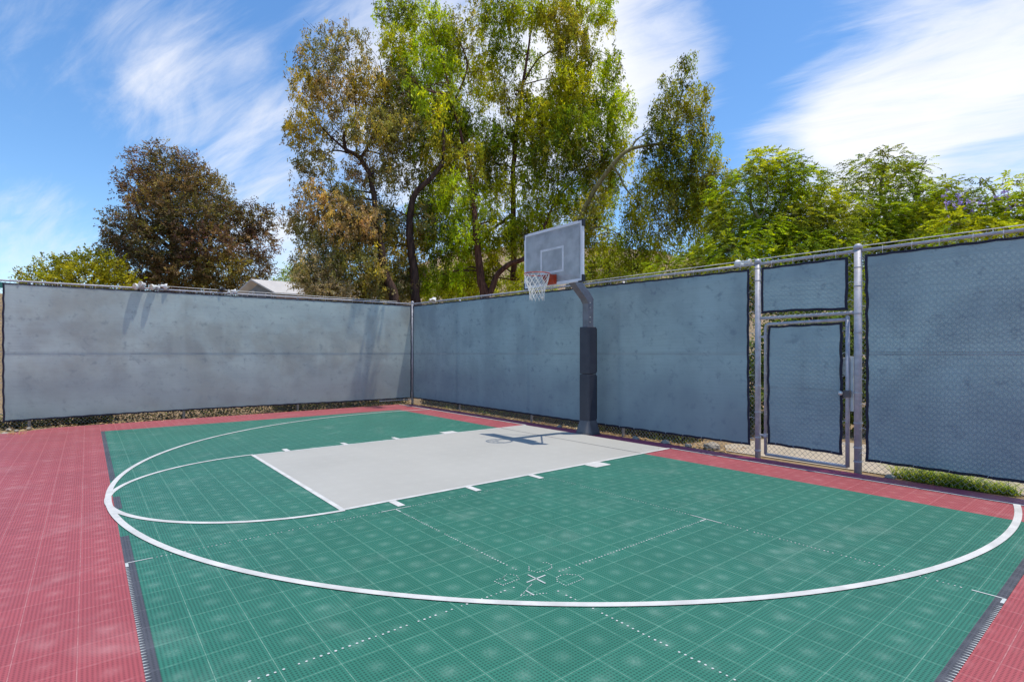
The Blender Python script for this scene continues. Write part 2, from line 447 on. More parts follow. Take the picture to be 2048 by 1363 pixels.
def ridge(name, mat, prof, d0, d1, back, nz=22, seed=0):
    """a hill whose skyline passes photo columns prof=[(u, v)], its foot at depth d0 and crest at d1"""
    m = MB(); us = [p[0] for p in prof]
    N = 90; rows = []
    for j in range(nz + 1):
        t = j / nz; row = []
        for i in range(N + 1):
            u = us[0] + (us[-1] - us[0]) * i / N
            v = float(np.interp(u, us, [p[1] for p in prof]))
            if t <= 0.75:
                k = t / 0.75; dd = d0 + (d1 - d0) * k
                crest = at(u, v, d1).z; h = crest * (k ** 1.25) - 0.6 * (1 - k)
            else:
                k = (t - 0.75) / 0.25; dd = d1 + back * k
                crest = at(u, v, d1).z; h = crest * (1 - k * k) - 2 * k
            p = at(u, HOR, dd)
            h += mnoise.noise(Vector((p.x * 0.05 + seed, p.y * 0.05, 0))) * min(1.0, t * 4) * crest * 0.05
            row.append((p.x, p.y, h))
        rows.append(row)
    m.add([q for r in rows for q in r], [(j*(N+1)+i, j*(N+1)+i+1, (j+1)*(N+1)+i+1, (j+1)*(N+1)+i) for j in range(nz) for i in range(N)])
    return tag(m.build(name, mat, smooth=True), kind='structure')
ridge('hill', M_HILL, [(640, 640), (760, 560), (900, 500), (1050, 488), (1250, 490), (1420, 515), (1700, 530), (2100, 560)], 150, 330, 150)
ridge('dirt_bank', M_GROUND, [(-900, 560), (-300, 572), (0, 578), (60, 600), (200, 640), (360, 700)], 62, 84, 60, seed=5)

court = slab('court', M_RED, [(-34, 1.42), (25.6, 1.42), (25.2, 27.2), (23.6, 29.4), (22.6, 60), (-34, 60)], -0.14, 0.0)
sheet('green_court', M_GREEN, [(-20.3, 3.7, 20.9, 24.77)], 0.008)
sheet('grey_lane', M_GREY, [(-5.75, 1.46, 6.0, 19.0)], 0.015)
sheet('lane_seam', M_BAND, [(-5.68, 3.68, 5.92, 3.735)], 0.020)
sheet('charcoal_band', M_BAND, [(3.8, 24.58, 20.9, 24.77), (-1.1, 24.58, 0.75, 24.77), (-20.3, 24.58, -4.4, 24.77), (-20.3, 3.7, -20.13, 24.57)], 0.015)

# white markings: lane, arc, circle, blocks
mk = MB()
def ring(m, cx, cy, r, w, a0, a1, z, n=96):
    vs = []; fs = []
    for i in range(n + 1):
        a = a0 + (a1 - a0) * i / n
        for rr in (r - w / 2, r + w / 2): vs.append((cx + rr * math.cos(a), cy + rr * math.sin(a), z))
    fs = [(2*i, 2*i+1, 2*i+3, 2*i+2) for i in range(n)]
    m.add(vs, fs)
def rect(m, x0, y0, x1, y1, z): m.quad((x0, y0, z), (x1, y0, z), (x1, y1, z), (x0, y1, z))
Z = 0.022; LW = 0.17
rect(mk, -5.83, 1.42, -5.66, 19.0, Z); rect(mk, 5.92, 1.42, 6.09, 19.0, Z)
rect(mk, -5.83, 19.002, 6.09, 19.17, Z)
rect(mk, -34, 1.30, -5.84, 1.42, Z); rect(mk, 6.10, 1.30, 25.5, 1.42, Z)
for yy, w in ((7.5, 1.0), (11.2, 0.26), (14.3, 0.26), (17.4, 0.26)):
    rect(mk, -6.55, yy - w / 2, -5.84, yy + w / 2, Z); rect(mk, 6.10, yy - w / 2, 6.8, yy + w / 2, Z)
tag(mk.build('lane_lines', M_WHITE), kind='structure')
mk = MB(); ring(mk, 0.13, 18.96, 5.98, LW, 0.0145, math.pi - 0.0145, Z + 0.004); tag(mk.build('free_throw_circle', M_WHITE), kind='structure')
mk = MB(); a = math.asin((5.25 - 1.42) / 19.35)
ring(mk, 0.1, 5.25, 19.66, 0.18, -0.196, math.pi + 0.196, Z + 0.008, 160); tag(mk.build('three_point_arc', M_WHITE), kind='structure')

# four-square game: dotted white guide lines, corner ticks and letters
dots = MB()
def dot(x, y, r=0.018, z=0.016):
    dots.add([(x + r * math.cos(k * math.pi / 3), y + r * math.sin(k * math.pi / 3), z) for k in range(6)], [(0, 1, 2, 3, 4, 5)])
def dotted(pts, sp=0.10, r=0.021, skip=0.12):
    for (x0, y0), (x1, y1) in zip(pts[:-1], pts[1:]):
        L = math.hypot(x1 - x0, y1 - y0); n = max(1, int(L / sp))
        for i in range(n):
            if random.random() < skip: continue
            t = i / n; dot(x0 + (x1 - x0) * t + random.uniform(-.008, .008), y0 + (y1 - y0) * t + random.uniform(-.008, .008), r * random.uniform(.75, 1.15))
def bar(a, b, w=0.035, z=0.018):
    a = Vector((a[0], a[1])); b = Vector((b[0], b[1])); n = (b - a).normalized(); n = Vector((-n.y, n.x)) * w / 2
    dots.add([(*(a + n), z), (*(b + n), z), (*(b - n), z), (*(a - n), z)], [(0, 1, 2, 3)])
cx, cy = -13.58, 17.72; X0, X1, Y0, Y1 = -6.75, -20.27, 10.85, 24.74
dotted([(X0, Y0), (X0, Y1)]); dotted([(X0, Y0), (X1, Y0)])
dotted([(X0, cy), (cx + 0.6, cy)], 0.11, 0.024); dotted([(cx - 0.6, cy), (X1, cy)], 0.12, 0.024)
dotted([(cx, Y0), (cx, cy - 0.5)], 0.11, 0.024); dotted([(cx, cy + 0.5), (cx, Y1)], 0.12, 0.024)
bar((X0, cy - .5), (X0, cy + .5)); bar((X0, cy), (X0 - .35, cy)); bar((cx - .5, Y0), (cx + .5, Y0)); bar((cx, Y0), (cx, Y0 + .35))
bar((X1, Y0), (X1 + .5, Y0), 0.04); bar((X1, Y0), (X1, Y0 + .3), 0.06); bar((X0, Y1), (X0, Y1 - .5), 0.04); bar((X0, Y1), (X0 - .3, Y1), 0.06)
xx = X0 - .4
while xx > -20:                                            # saw-tooth sides where two tile colours interlock
    dots.add([(xx, 24.775, .018), (xx - .032, 24.775, .018), (xx - .025, 24.69, .018)], [(0, 1, 2)]); xx -= 0.104
yy = Y0 + .5
while yy < 24:
    dots.add([(-20.31, yy, .018), (-20.31, yy + .032, .018), (-20.21, yy + .025, .018)], [(0, 1, 2)]); yy += 0.104
def c7(a, b): p = floor_at(900 + a * 500 / 2048, 1050 + b * 313 / 1282); return (p.x, p.y)
for s in ([(668, 485), (580, 580), (815, 557)], [(435, 492), (562, 443), (548, 415), (495, 403), (465, 405), (432, 438), (470, 465)],
          [(432, 438), (385, 445), (365, 462), (435, 492)], [(645, 340), (648, 368), (715, 388), (790, 372), (835, 350), (828, 325), (790, 308), (745, 308)],
          [(950, 497), (1090, 442), (1050, 412), (960, 403), (905, 412), (873, 432), (880, 460), (950, 497)]):
    dotted([c7(*q) for q in s], 0.062, 0.017, 0.0)
bar(c7(638, 407), c7(782, 479)); bar(c7(628, 471), c7(782, 411)); bar(c7(622, 538), c7(688, 576))
tag(dots.build('four_square_lines', simple('worn white dots', (0.58, 0.59, 0.57), (0.42, 0.45, 0.43), 8, 0.6)), kind='structure')

ram = MB()                                                  # sloped red edging along the baseline, the shade's purple mixed into its colour
ram.hexa([(-34, -.22, -.2), (25.6, -.22, -.2), (25.6, 1.298, -.2), (-34, 1.298, -.2)], [(-34, -.22, -.10), (25.6, -.22, -.10), (25.6, 1.298, .004), (-34, 1.298, .004)])
tag(ram.build('court_edge', M_RAMP), kind='structure')
pm = MB()
pm.add([(-30, -1.2, -0.13), (-7.6, -1.0, -0.13), (-6.6, -2.6, -0.13), (-7.2, -9, -0.13), (-30, -9, -0.13)], [(0, 4, 3, 2, 1)])
tag(pm.build('path', M_PATH), kind='structure')

# ------------------------------------------------------------------ fences
GX = 0.118                                                  # half a chain-link diamond
def link_mesh(name, parent, p0, p1, zb, zt, rad=0.012):
    """woven zig-zag pickets; zb, zt are functions of 0..1 along the run"""
    p0 = np.array(p0); p1 = np.array(p1); L = np.linalg.norm(p1 - p0); ux = (p1 - p0) / L; nr = np.array([-ux[1], ux[0]])
    n = int(L / GX); segs = int((max(zt(0), zt(1)) - min(zb(0), zb(1))) / GX)
    i = np.arange(n)[:, None]; k = np.arange(segs + 1)[None, :]
    s = (i + ((k + i) % 2)) * GX + 0 * k
    t = np.clip(s / L, 0, 1)
    z = np.vectorize(zb)(t) + k * GX + 0 * i
    zmax = np.vectorize(zt)(t)
    w = ((k % 2) * 2 - 1) * 0.006 + 0 * i
    P = np.stack([p0[0] + ux[0] * s + nr[0] * w, p0[1] + ux[1] * s + nr[1] * w, z], -1)      # n, segs+1, 3
    tri = [(0, 1.0), (0.87, -0.5), (-0.87, -0.5)]
    T = np.stack([P + np.array([ux[0] * a * rad * .9 + nr[0] * b * rad, ux[1] * a * rad * .9 + nr[1] * b * rad, 0]) for a, b in tri], 2)  # n, s, 3, 3
    idx = np.arange(n * (segs + 1) * 3).reshape(n, segs + 1, 3)
    ok = (z[:, 1:] <= zmax[:, 1:])
    Q = []
    for a in range(3):
        b = (a + 1) % 3
        q = np.stack([idx[:, :-1, a], idx[:, :-1, b], idx[:, 1:, b], idx[:, 1:, a]], -1)
        Q.append(q[ok])
    return fast_mesh(name, M_WIRE, T.reshape(-1, 3), np.concatenate(Q), parent=parent, smooth=True)

def screen(parent, mat, p0, p1, zb, zt, side_wave=(0, 0), hem=0.11, off=0.0, seam=True, nrm=1.0, tie_parent=None, bow=0.05, seed=0.0, tension=0.03, ties=(True, True)):
    """hung cloth between plan points p0 and p1 with a sewn hem on all sides; nrm turns it to the court"""
    p0 = Vector((*p0, 0)); p1 = Vector((*p1, 0)); L = (p1 - p0).length; ux = (p1 - p0) / L; nv = Vector((-ux.y, ux.x, 0)) * nrm
    TS = 1.05
    def wav(t, H): return abs(math.sin(math.pi * t * H / TS))
    def P(s, t, o=0.0):
        H = zt(s) - zb(s)
        b = zb(s) + tension * wav(s, L) * 1.0
        tp = zt(s) - tension * wav(s, L)
        zz = b + (tp - b) * t
        l = side_wave[0] * (wav(t, H) * (.6 + .6 * mnoise.noise(Vector((seed, zz * .5, 0)))) + 0.5 * math.sin(3.1 * t + 1 + seed)); r = L - side_wave[1] * (wav(t, H) * (.6 + .6 * mnoise.noise(Vector((seed + 5, zz * .5, 0)))) + 0.5 * math.sin(3.7 * t + seed))
        ss = l + (r - l) * s
        k = math.sin(math.pi * min(max(t, 0), 1)) ** 0.5
        o += off + bow * k * (0.6 * mnoise.noise(Vector((ss * 0.28 + seed, zz * 0.35, 0))) + 0.35 * mnoise.noise(Vector((ss * 0.9, zz * 0.7, seed)))) + 0.03 * k
        return p0 + ux * ss + Vector((0, 0, zz)) + nv * o
    ns = max(8, int(L * 5)); nt = 44
    m = MB(); m.add([P(i / ns, j / nt) for j in range(nt + 1) for i in range(ns + 1)],
                    [(j*(ns+1)+i, j*(ns+1)+i+1, (j+1)*(ns+1)+i+1, (j+1)*(ns+1)+i) for j in range(nt) for i in range(ns)])
    cloth = m.build('privacy_screen', mat, parent, smooth=True)
    h = MB(); H = zt(0) - zb(0); hs_ = hem / L; ht = hem / H; e = 0.014
    def strip(f, n):
        vs = []
        for i in range(n + 1): vs.extend(f(i / n))
        h.add(vs, [(2*i, 2*i+1, 2*i+3, 2*i+2) for i in range(n)])
    strip(lambda s: (P(s, 0, e), P(s, ht, e)), ns); strip(lambda s: (P(s, 1 - ht * .9, e), P(s, 1, e)), ns)
    strip(lambda t: (P(0, t, e + .003), P(hs_, t, e + .003)), nt * 2); strip(lambda t: (P(1 - hs_, t, e + .003), P(1, t, e + .003)), nt * 2)
    # a returned edge so the hem has thickness seen from the side
    strip(lambda s: (P(s, 0, e), P(s, 0, -0.02)), ns); strip(lambda t: (P(0, t, e), P(0, t, -0.02)), nt * 2); strip(lambda t: (P(1, t, e), P(1, t, -0.02)), nt * 2)
    hm = h.build('hem', M_HEM, cloth)
    if seam:
        sm = MB(); vs = []
        for i in range(ns + 1):
            s = i / ns; t0 = (seam_z(s) - zb(s)) / (zt(s) - zb(s))
            vs.extend((P(s, t0, .010), P(s, t0 + .006, .012)))
        sm.add(vs, [(2*i, 2*i+1, 2*i+3, 2*i+2) for i in range(ns)])
        vs = []
        for i in range(ns + 1):
            s = i / ns; t0 = (seam_z(s) - zb(s)) / (zt(s) - zb(s)) + 0.0125
            vs.extend((P(s, t0, .010), P(s, t0 + .0035, .012)))
        sm.add(vs, [(2*i, 2*i+1, 2*i+3, 2*i+2) for i in range(ns)])
        sm.build('seam', M_SEAM, cloth)
    return cloth, P, L
def seam_z(s): return 4.96

TIE = None
def tie(parent, a, b, r=0.012):
    """a twist of pale wire from hem to pipe"""
    global TIE
    a = Vector(a); b = Vector(b); dv = b - a
    if TIE is None:
        m = MB(); m.tube([(0, 0, 0), (0.5, 0, 0.06), (1, 0, 0)], r, 5); TIE = m.build('tie_wire', M_TIE); TIE.parent = parent; o = TIE
    else:
        o = TIE.copy(); COL.objects.link(o); o.parent = parent
    o.location = (a - origin_of(parent)) * F
    o.rotation_euler = dv.to_track_quat('X', 'Z').to_euler(); o.scale = (dv.length, 1, 1)
    return o

def post(parent, x, y, z0, z1, r, cap=True):
    m = MB(); m.tube([(x, y, z0), (x, y, z1)], r, 14); o = m.build('fence_post', M_GALV, parent, smooth=False)
    for p in o.data.polygons: p.use_smooth = len(p.vertices) == 4
    if cap:
        c = MB(); c.lathe((x, y, z1), (0, 0, 1), [(0, r * 1.18), (0.10, r * 1.18), (0.17, r * 1.0), (0.23, r * 0.6), (0.25, 0.01)], 14)
        c.build('post_cap', M_GALV, o, smooth=True)
    return o
def collar(parent, x, y, z, r, h=0.07):
    m = MB(); m.lathe((x, y, z), (0, 0, 1), [(0, r + .004), (0, r + .02), (h, r + .02), (h, r + .004)], 14)
    return m.build('brace_band', M_GALV, parent)
def pipe(name, parent, a, b, r, n=12, mat=None):
    m = MB(); a = Vector(a); b = Vector(b); N = 8
    m.tube([a.lerp(b, i / N) for i in range(N + 1)], r, n); o = m.build(name, mat or M_GALV, parent)
    for p in o.data.polygons: p.use_smooth = len(p.vertices) == 4
    return o
def top_ties(parent, p0, p1, z0, z1, n, nrmv, r):
    """wire wraps round the top rail"""
    for i in range(n):
        t = (i + 0.5) / n + random.uniform(-.01, .01)
        x = p0[0] + (p1[0] - p0[0]) * t; y = p0[1] + (p1[1] - p0[1]) * t; z = z0 + (z1 - z0) * t
        tie(parent, (x + nrmv[0] * r * 1.2, y + nrmv[1] * r * 1.2, z - .22), (x + nrmv[0] * r, y + nrmv[1] * r, z + r))

# left fence: runs away from the corner towards the camera's left
LF0 = (26.62, -0.72); LF1 = (27.5, 36.0)
def lfx(y): return LF0[0] + (LF1[0] - LF0[0]) * (y - LF0[1]) / (LF1[1] - LF0[1])
lf = thing('chain_link_fence', 'sunlit chain link fence on the left with one long pale grey screen', 'fence', (LF0[0], LF0[1], -0.15))
lz = lambda t: 10.15 - 0.35 * max(0, t - 0.6)
pipe('top_rail', lf, (LF0[0], LF0[1], 10.15), (LF1[0], LF1[1], 9.98), 0.062)
pipe('bottom_rail', lf, (LF0[0], LF0[1], 0.33), (lfx(2.9), 2.9, 0.33), 0.055)
for y in (10.6, 19.4, 28.6, 35.8): post(lf, lfx(y) + 0.13, y, -0.3, 10.05, 0.095, False)
link_mesh('wire_mesh', lf, (LF0[0] + .02, LF0[1] + .1), (LF1[0] + .02, LF1[1]), lambda t: -0.02, lambda t: 10.2 - .1 * t)
cloth, P, L = screen(lf, M_SCR_L, (lfx(29.95) - .06, 29.95), (LF0[0] - .02, LF0[1] + .16), lambda s: 0.36 + 0.14 * s + .06 * math.sin(5 * s), lambda s: 9.86 + 0.14 * s, (0.05, 0.03), off=0.03, nrm=-1, bow=0.10, seed=2.0)
top_ties(lf, (lfx(30), 30), LF0, 9.97, 10.15, 26, (-1, 0), 0.085)
for k in range(9):
    z = 0.9 + k * 1.05; tie(lf, (lfx(29.95) - .07, 29.9, z), (lfx(30.15), 30.25, z))
pipe('cable', lf, (lfx(21.5) - .05, 21.5, 10.31), (lfx(1), 1, 10.30), 0.022, 6, M_LAMP)

# back fence: from the corner along the baseline, past the gate, out of frame
def by(x): return -0.72 + (26.62 - x) * 0.0055
bf = thing('chain_link_fence', 'long chain link fence behind the hoop with blue grey screens and gate opening', 'fence', (26.62, -0.72, -0.15))
XL, XR, XE = -9.53, -13.92, -27.0
def bz(x): return float(np.interp(x, (-27, -14, -9.5, 26.62), (9.36, 9.45, 9.46, 10.15)))
post(bf, 26.62, -0.72, -0.3, 10.2, 0.13)
for x in (17.9, 7.9, -0.9): post(bf, x, by(x) - 0.16, -0.3, bz(x) - .08, 0.10, False)
pl = post(bf, XL, by(XL), -0.3, 9.48, 0.135); pr = post(bf, XR, by(XR), -0.3, 9.52, 0.150)
post(bf, -24.0, by(-24) - .12, -0.3, 9.3, 0.1, False)
pipe('top_rail', bf, (26.62, by(26.62), 10.15), (XL, by(XL), bz(XL)), 0.062)
pipe('top_rail', bf, (XL, by(XL), bz(XL)), (XR, by(XR), bz(XR)), 0.07)
pipe('top_rail', bf, (XR, by(XR), bz(XR)), (XE, by(XE), bz(XE)), 0.062)
pipe('transom_rail', bf, (XL - .1, by(XL), 6.76), (XR + .1, by(XR), 6.80), 0.075)
pipe('cable', bf, (7.0, by(7) + .03, bz(7) + .12), (XE, by(XE) + .03, bz(XE) + .13), 0.018, 6, M_LAMP)
def wm(xa, xb, z0f, z1f):
    link_mesh('wire_mesh', bf, (xa, by(xa) - .015), (xb, by(xb) - .015), z0f, z1f)
wm(26.5, XL + .15, lambda t: -0.05, lambda t: bz(26.5 + (XL - 26.5) * t) + .06)
wm(XL - .16, XR + .17, lambda t: 6.84, lambda t: 9.5)
wm(XR - .17, XE, lambda t: -0.05, lambda t: bz(XR + (XE - XR) * t) + .06)
bs = []
c1, P1, L1 = screen(bf, M_SCR_R, (26.36, by(26.36) + .02), (-9.16, by(-9.16) + .02), lambda s: 0.45 + .02 * math.sin(7 * s) - .05 * s, lambda s: bz(26.36 - 35.5 * s) - 0.20, (0.03, 0.045), off=0.04, nrm=-1, bow=0.08, seed=5.0)
zf = lambda s: bz(-9.8) - 0.20
c2, P2, L2 = screen(bf, M_SCR_R, (-9.74, by(-9.7) + .02), (-13.56, by(-13.6) + .02), lambda s: 6.98 - .06 * s + .03 * math.sin(4 * s), zf, (0.02, 0.03), off=0.04, nrm=-1, bow=0.13, seam=False, seed=9.0)
c3, P3, L3 = screen(bf, M_SCR_R, (-14.20, by(-14.3) + .02), (-26.6, by(-26.6) + .02), lambda s: 0.42 - .05 * s, lambda s: bz(-14.3 - 12.4 * s) - 0.20, (0.055, 0.03), off=0.04, nrm=-1, bow=0.09, seed=12.0)
top_ties(bf, (26.3, by(26.3)), (-9.2, by(-9.2)), 10.15, bz(-9.3), 30, (0, 1), 0.085)
top_ties(bf, (-9.8, by(-9.8)), (-13.6, by(-13.6)), 9.45, 9.45, 4, (0, 1), 0.085)
top_ties(bf, (-14.4, by(-14.4)), (-22, by(-22)), 9.45, 9.4, 8, (0, 1), 0.085)
for k in range(9):
    z = 0.75 + k * 1.05
    tie(bf, P1(1, min(.97, (z - .4) / 8.9), .02), (XL + .1, by(XL) + .15, z + .02))
    tie(bf, P3(0, min(.97, (z - .4) / 8.9), .02), (XR - .1, by(XR) + .15, z - .03))
for z in (7.3, 8.1, 8.9):
    tie(bf, P2(0, (z - 6.9) / 2.4, .02), (XL - .12, by(XL) + .14, z)); tie(bf, P2(1, (z - 6.9) / 2.4, .02), (XR + .12, by(XR) + .14, z))
for k in range(9): tie(bf, P3((k + .5) / 11, .004, .03), P3((k + .62) / 11, .012, .03))
for k in range(10): tie(bf, P1(.70 + k * .032, .004, .03), P1(.7015 + k * .032, .012, .03))
for z in (0.35, 0.95, 2.0, 3.3, 4.1, 4.95, 5.9, 6.72, 7.9, 8.7): collar(pr, XR, by(XR), z, 0.150, 0.05)
for z in (0.2, 0.85, 2.1, 3.4, 4.5, 5.2, 8.6, 9.2): collar(pl, XL, by(XL), z, 0.135, 0.05)
for z in (1.0, 2.3, 3.6, 4.9, 6.2, 7.5, 8.8): collar(bf, 26.62, -0.72, z, 0.13, 0.06)

# the gate in the opening
gt = thing('gate', 'closed steel pipe gate covered with a blue grey screen', 'gate', (-9.9, by(-9.9), -0.1))
gl, gr, gb, gtp = -9.93, -13.52, 0.10, 6.46
fm = MB(); yg = by(-11.7) + 0.02
R1 = 0.075
fm.tube([(gl, yg, gb), (gl, yg, gtp - .18), (gl - .03, yg, gtp - .06), (gl - .14, yg, gtp), (gr + .02, yg, gtp + .05)], R1, 12)
fm.tube([(gr, yg, gb - .04), (gr, yg, gtp + .16)], R1 + .012, 12)
fm.tube([(gr, yg, gtp + .16), (gr, yg, gtp + .21), (gr, yg, gtp + .24)], [R1 + .012, .07, .01], 12)
fm.tube([(gl, yg, gb), (gr, yg, gb - .02)], R1, 12)
fo = fm.build('gate_frame', M_GALV, gt)
for p in fo.data.polygons: p.use_smooth = len(p.vertices) == 4
link_mesh('wire_mesh', gt, (gl - .05, yg - .03), (gr + .05, yg - .03), lambda t: 0.15, lambda t: 6.4)
def seam_z(s): return 3.35
cg, PG, LG = screen(gt, M_SCR_R, (-10.06, yg + .01), (-13.36, yg + .01), lambda s: 0.60 - .06 * s, lambda s: 6.38 + .03 * s, (0.05, 0.05), off=0.05, nrm=-1, bow=0.07, seed=15.0)
for k in range(6):
    z = 1.0 + k
    tie(gt, PG(0, (z - .5) / 5.9, .02), (gl, yg + .08, z)); tie(gt, PG(1, (z - .5) / 5.9, .02), (gr, yg + .08, z + .02))
for k in range(4): tie(gt, PG((k + .5) / 4, .006, .03), PG((k + .53) / 4, .016, .03))
for z in (0.95, 5.78):
    h = MB(); h.lathe((gl, yg, z), (0, 0, 1), [(0, .08), (0, .11), (.14, .11), (.14, .08)], 12)
    h.box((gl + .08, yg - .03, z + .03), (XL - .12, yg + .05, z + .11)); h.build('hinge', M_GALV, gt)
lt = MB(); lt.box((gr - .14, yg - .02, 3.12), (gr + .12, yg + .2, 3.42)); lb = lt.build('latch', M_LATCH, gt, bevel=.02)
kb = MB(); kb.lathe((gr + .2, yg + .10, 3.28), (0, 1, 0.1), [(0, .03), (.05, .035), (.07, .085), (.14, .10), (.19, .075), (.21, .01)], 14); kb.build('knob', M_KNOB, lb, smooth=True)
gp = MB(); gp.box((gr - .20, yg - .12, 2.5), (gr - .08, yg - .06, 4.9)); gp.box((gr + .07, yg - .13, 4.1), (gr + .25, yg - .07, 4.85)); gp.build('guard_plate', M_PLATE, gt, bevel=.01)

# ------------------------------------------------------------------ basketball hoop
bh = thing('basketball_hoop', 'basketball hoop with clear backboard and padded pole standing at the baseline', 'basketball hoop', (0.67, 0.8, 0))
pxc, pyc = 0.67, 0.80
m = MB(); m.box((pxc - .25, pyc - .25, -.12), (pxc + .25, pyc + .25, 8.45)); pole = m.build('pole', M_POLE, bh, bevel=.03)
for z in (7.0, 7.3, 7.9, 8.2):
    b = MB(); b.lathe((pxc - .26, pyc + .1, z), (-1, 0, 0), [(0, .03), (.03, .03), (.04, .015)], 8); b.build('bolt', M_KNOB, pole)
m = MB()                                                      # slanted box arm from the pole head to the back of the board
def arm_sec(y, z, hw, hh, tilt):
    c, s = math.cos(tilt), math.sin(tilt)
    return [(pxc + sx * hw - 0.02 * (y - .8), y - s * sz * hh, z + c * sz * hh) for sx, sz in ((-1, -1), (1, -1), (1, 1), (-1, 1))]
secs = [arm_sec(0.72, 8.20, .27, .30, math.radians(38)), arm_sec(1.05, 8.62, .27, .27, math.radians(46)), arm_sec(2.4, 9.78, .26, .25, math.radians(42)), arm_sec(3.62, 10.55, .26, .25, math.radians(34))]
for a_, b_ in zip(secs[:-1], secs[1:]): m.hexa(a_, b_)
m.build('arm', M_POLE, bh, bevel=.02)
for sx in (-1, 1):
    m = MB(); m.tube([(pxc + sx * .2, 2.1, 9.45), (pxc - .1 + sx * 2.1, 3.86, 9.35)], .05, 8); m.build('brace', M_POLE, bh)
m = MB(); m.box((-.85, 3.62, 9.2), (1.0, 3.82, 10.28)); m.build('mounting_plate', M_FRAME, bh, bevel=.03)
# eight-sided vinyl pads and the flared boot
def octo(w, c, z): return [(pxc + w * a, pyc + w * b, z) for a, b in ((1, c), (c, 1), (-c, 1), (-1, c), (-1, -c), (-c, -1), (c, -1), (1, -c))]
for z0, z1, w in ((0.82, 3.735, .43), (3.765, 6.70, .425)):
    m = MB(); m.hexa(octo(w, .72, z0), octo(w, .72, z1)); pd_ = m.build('pole_pad', M_PAD, bh, bevel=.035)
    st = MB(); st.box((pxc - w - .012, pyc - .35, z0 + .1), (pxc - w - .002, pyc - .30, z1 - .1)); st.build('closure_strip', M_DARK, pd_)
m = MB(); m.hexa(octo(.70, .55, .005), octo(.66, .6, .06)); m.hexa(octo(.655, .6, .062), octo(.42, .74, .86)); m.build('boot', M_BOOT, bh, bevel=.03)
# board
B0, B1, BZ0, BZ1, BY = -1.93, 3.09, 9.06, 12.47, 4.0
bd = MB(); bd.box((B0 + .16, BY - .04, BZ0 + .16), (B1 - .16, BY, BZ1 - .16)); board = bd.build('backboard', M_ACRYL, bh)
fr_ = MB()
for a_, b_ in (((B0, BY - .13, BZ0), (B1, BY + .025, BZ0 + .16)), ((B0, BY - .13, BZ1 - .16), (B1, BY + .025, BZ1)), ((B0, BY - .13, BZ0 + .161), (B0 + .16, BY + .025, BZ1 - .161)), ((B1 - .16, BY - .13, BZ0 + .161), (B1, BY + .025, BZ1 - .161))): fr_.box(a_, b_)
for a_, b_ in (((B0 + .26, .33), (B1 - .26, .40)),): pass
fr_.build('frame', M_FRAME, board, bevel=.012)
tg = MB(); tc = (B0 + B1) / 2; TW, T0, T1, tw = 1.0, 9.78, 11.28, .13
for a_, b_ in (((tc - TW, T1 - tw), (tc + TW, T1)), ((tc - TW, T0), (tc + TW, T0 + tw)), ((tc - TW, T0 + tw), (tc - TW + tw, T1 - tw)), ((tc + TW - tw, T0 + tw), (tc + TW, T1 - tw))): tg.box((a_[0], BY + .002, a_[1]), (b_[0], BY + .012, b_[1]))
tg.build('target_square', simple('faded white paint', (0.76, 0.76, 0.78), None, 5, 0.6), board)
bl = MB()
for a_, b_ in (((B0 + .25, BZ1 - .32), (B1 - .25, BZ1 - .27)), ((B0 + .25, BZ0 + .27), (B1 - .25, BZ0 + .32)), ((B0 + .25, BZ0 + .32), (B0 + .30, BZ1 - .32)), ((B1 - .30, BZ0 + .32), (B1 - .25, BZ1 - .32))): bl.box((a_[0], BY + .002, a_[1]), (b_[0], BY + .010, b_[1]))
bl.build('border_line', M_ACRYL, board)
for x in (B0, B1):
    for z in (BZ0, BZ1):
        c = MB(); sx = 1 if x == B0 else -1; sz = 1 if z == BZ0 else -1
        xa, xb = sorted((x - sx * .035, x + sx * .06)); za, zb_ = sorted((z - sz * .035, z + sz * .36))
        c.box((xa, BY - .16, za), (xb, BY + .035, zb_))
        xa, xb = sorted((x + sx * .062, x + sx * .34)); za, zb_ = sorted((z - sz * .035, z + sz * .03))
        c.box((xa, BY - .16, za), (xb, BY + .035, zb_)); c.build('corner_guard', M_DARK, board)
# rim, bracket, net
rc = Vector((0.56, 5.20, 9.62)); RR = 0.75
m = MB(); m.tube([(rc.x + RR * math.cos(k * math.pi / 18), rc.y + RR * math.sin(k * math.pi / 18), rc.z) for k in range(37)], .030, 8, False); rim = m.build('rim', M_RIM, bh, smooth=True)
m = MB(); m.box((rc.x - .42, BY + .03, rc.z - .52), (rc.x + .42, BY + .07, rc.z + .05)); m.box((rc.x - .32, BY + .07, rc.z - .03), (rc.x + .32, 4.50, rc.z + .02))
for sx in (-1, 1): m.hexa([(rc.x + sx * .30 - .02, BY + .07, rc.z - .46), (rc.x + sx * .30 + .02, BY + .07, rc.z - .46), (rc.x + sx * .30 + .02, BY + .14, rc.z - .46), (rc.x + sx * .30 - .02, BY + .14, rc.z - .46)], [(rc.x + sx * .30 - .02, BY + .07, rc.z - .04), (rc.x + sx * .30 + .02, BY + .07, rc.z - .04), (rc.x + sx * .30 + .02, 4.62, rc.z - .04), (rc.x + sx * .30 - .02, 4.62, rc.z - .04)])
m.build('rim_bracket', M_RIM, rim)
nt_ = MB(); NL = 12; rows = [(0, .74), (.28, .70), (.55, .60), (.80, .50), (1.02, .44), (1.24, .42), (1.46, .43)]
def npnt(k, j):
    a = 2 * math.pi * (k + 0.5 * (j % 2)) / NL; r = rows[j][1]
    return (rc.x + r * math.cos(a) + .015 * math.sin(5 * a + j), rc.y + r * math.sin(a), rc.z - rows[j][0] + .02 * math.sin(3 * a + j * 2))
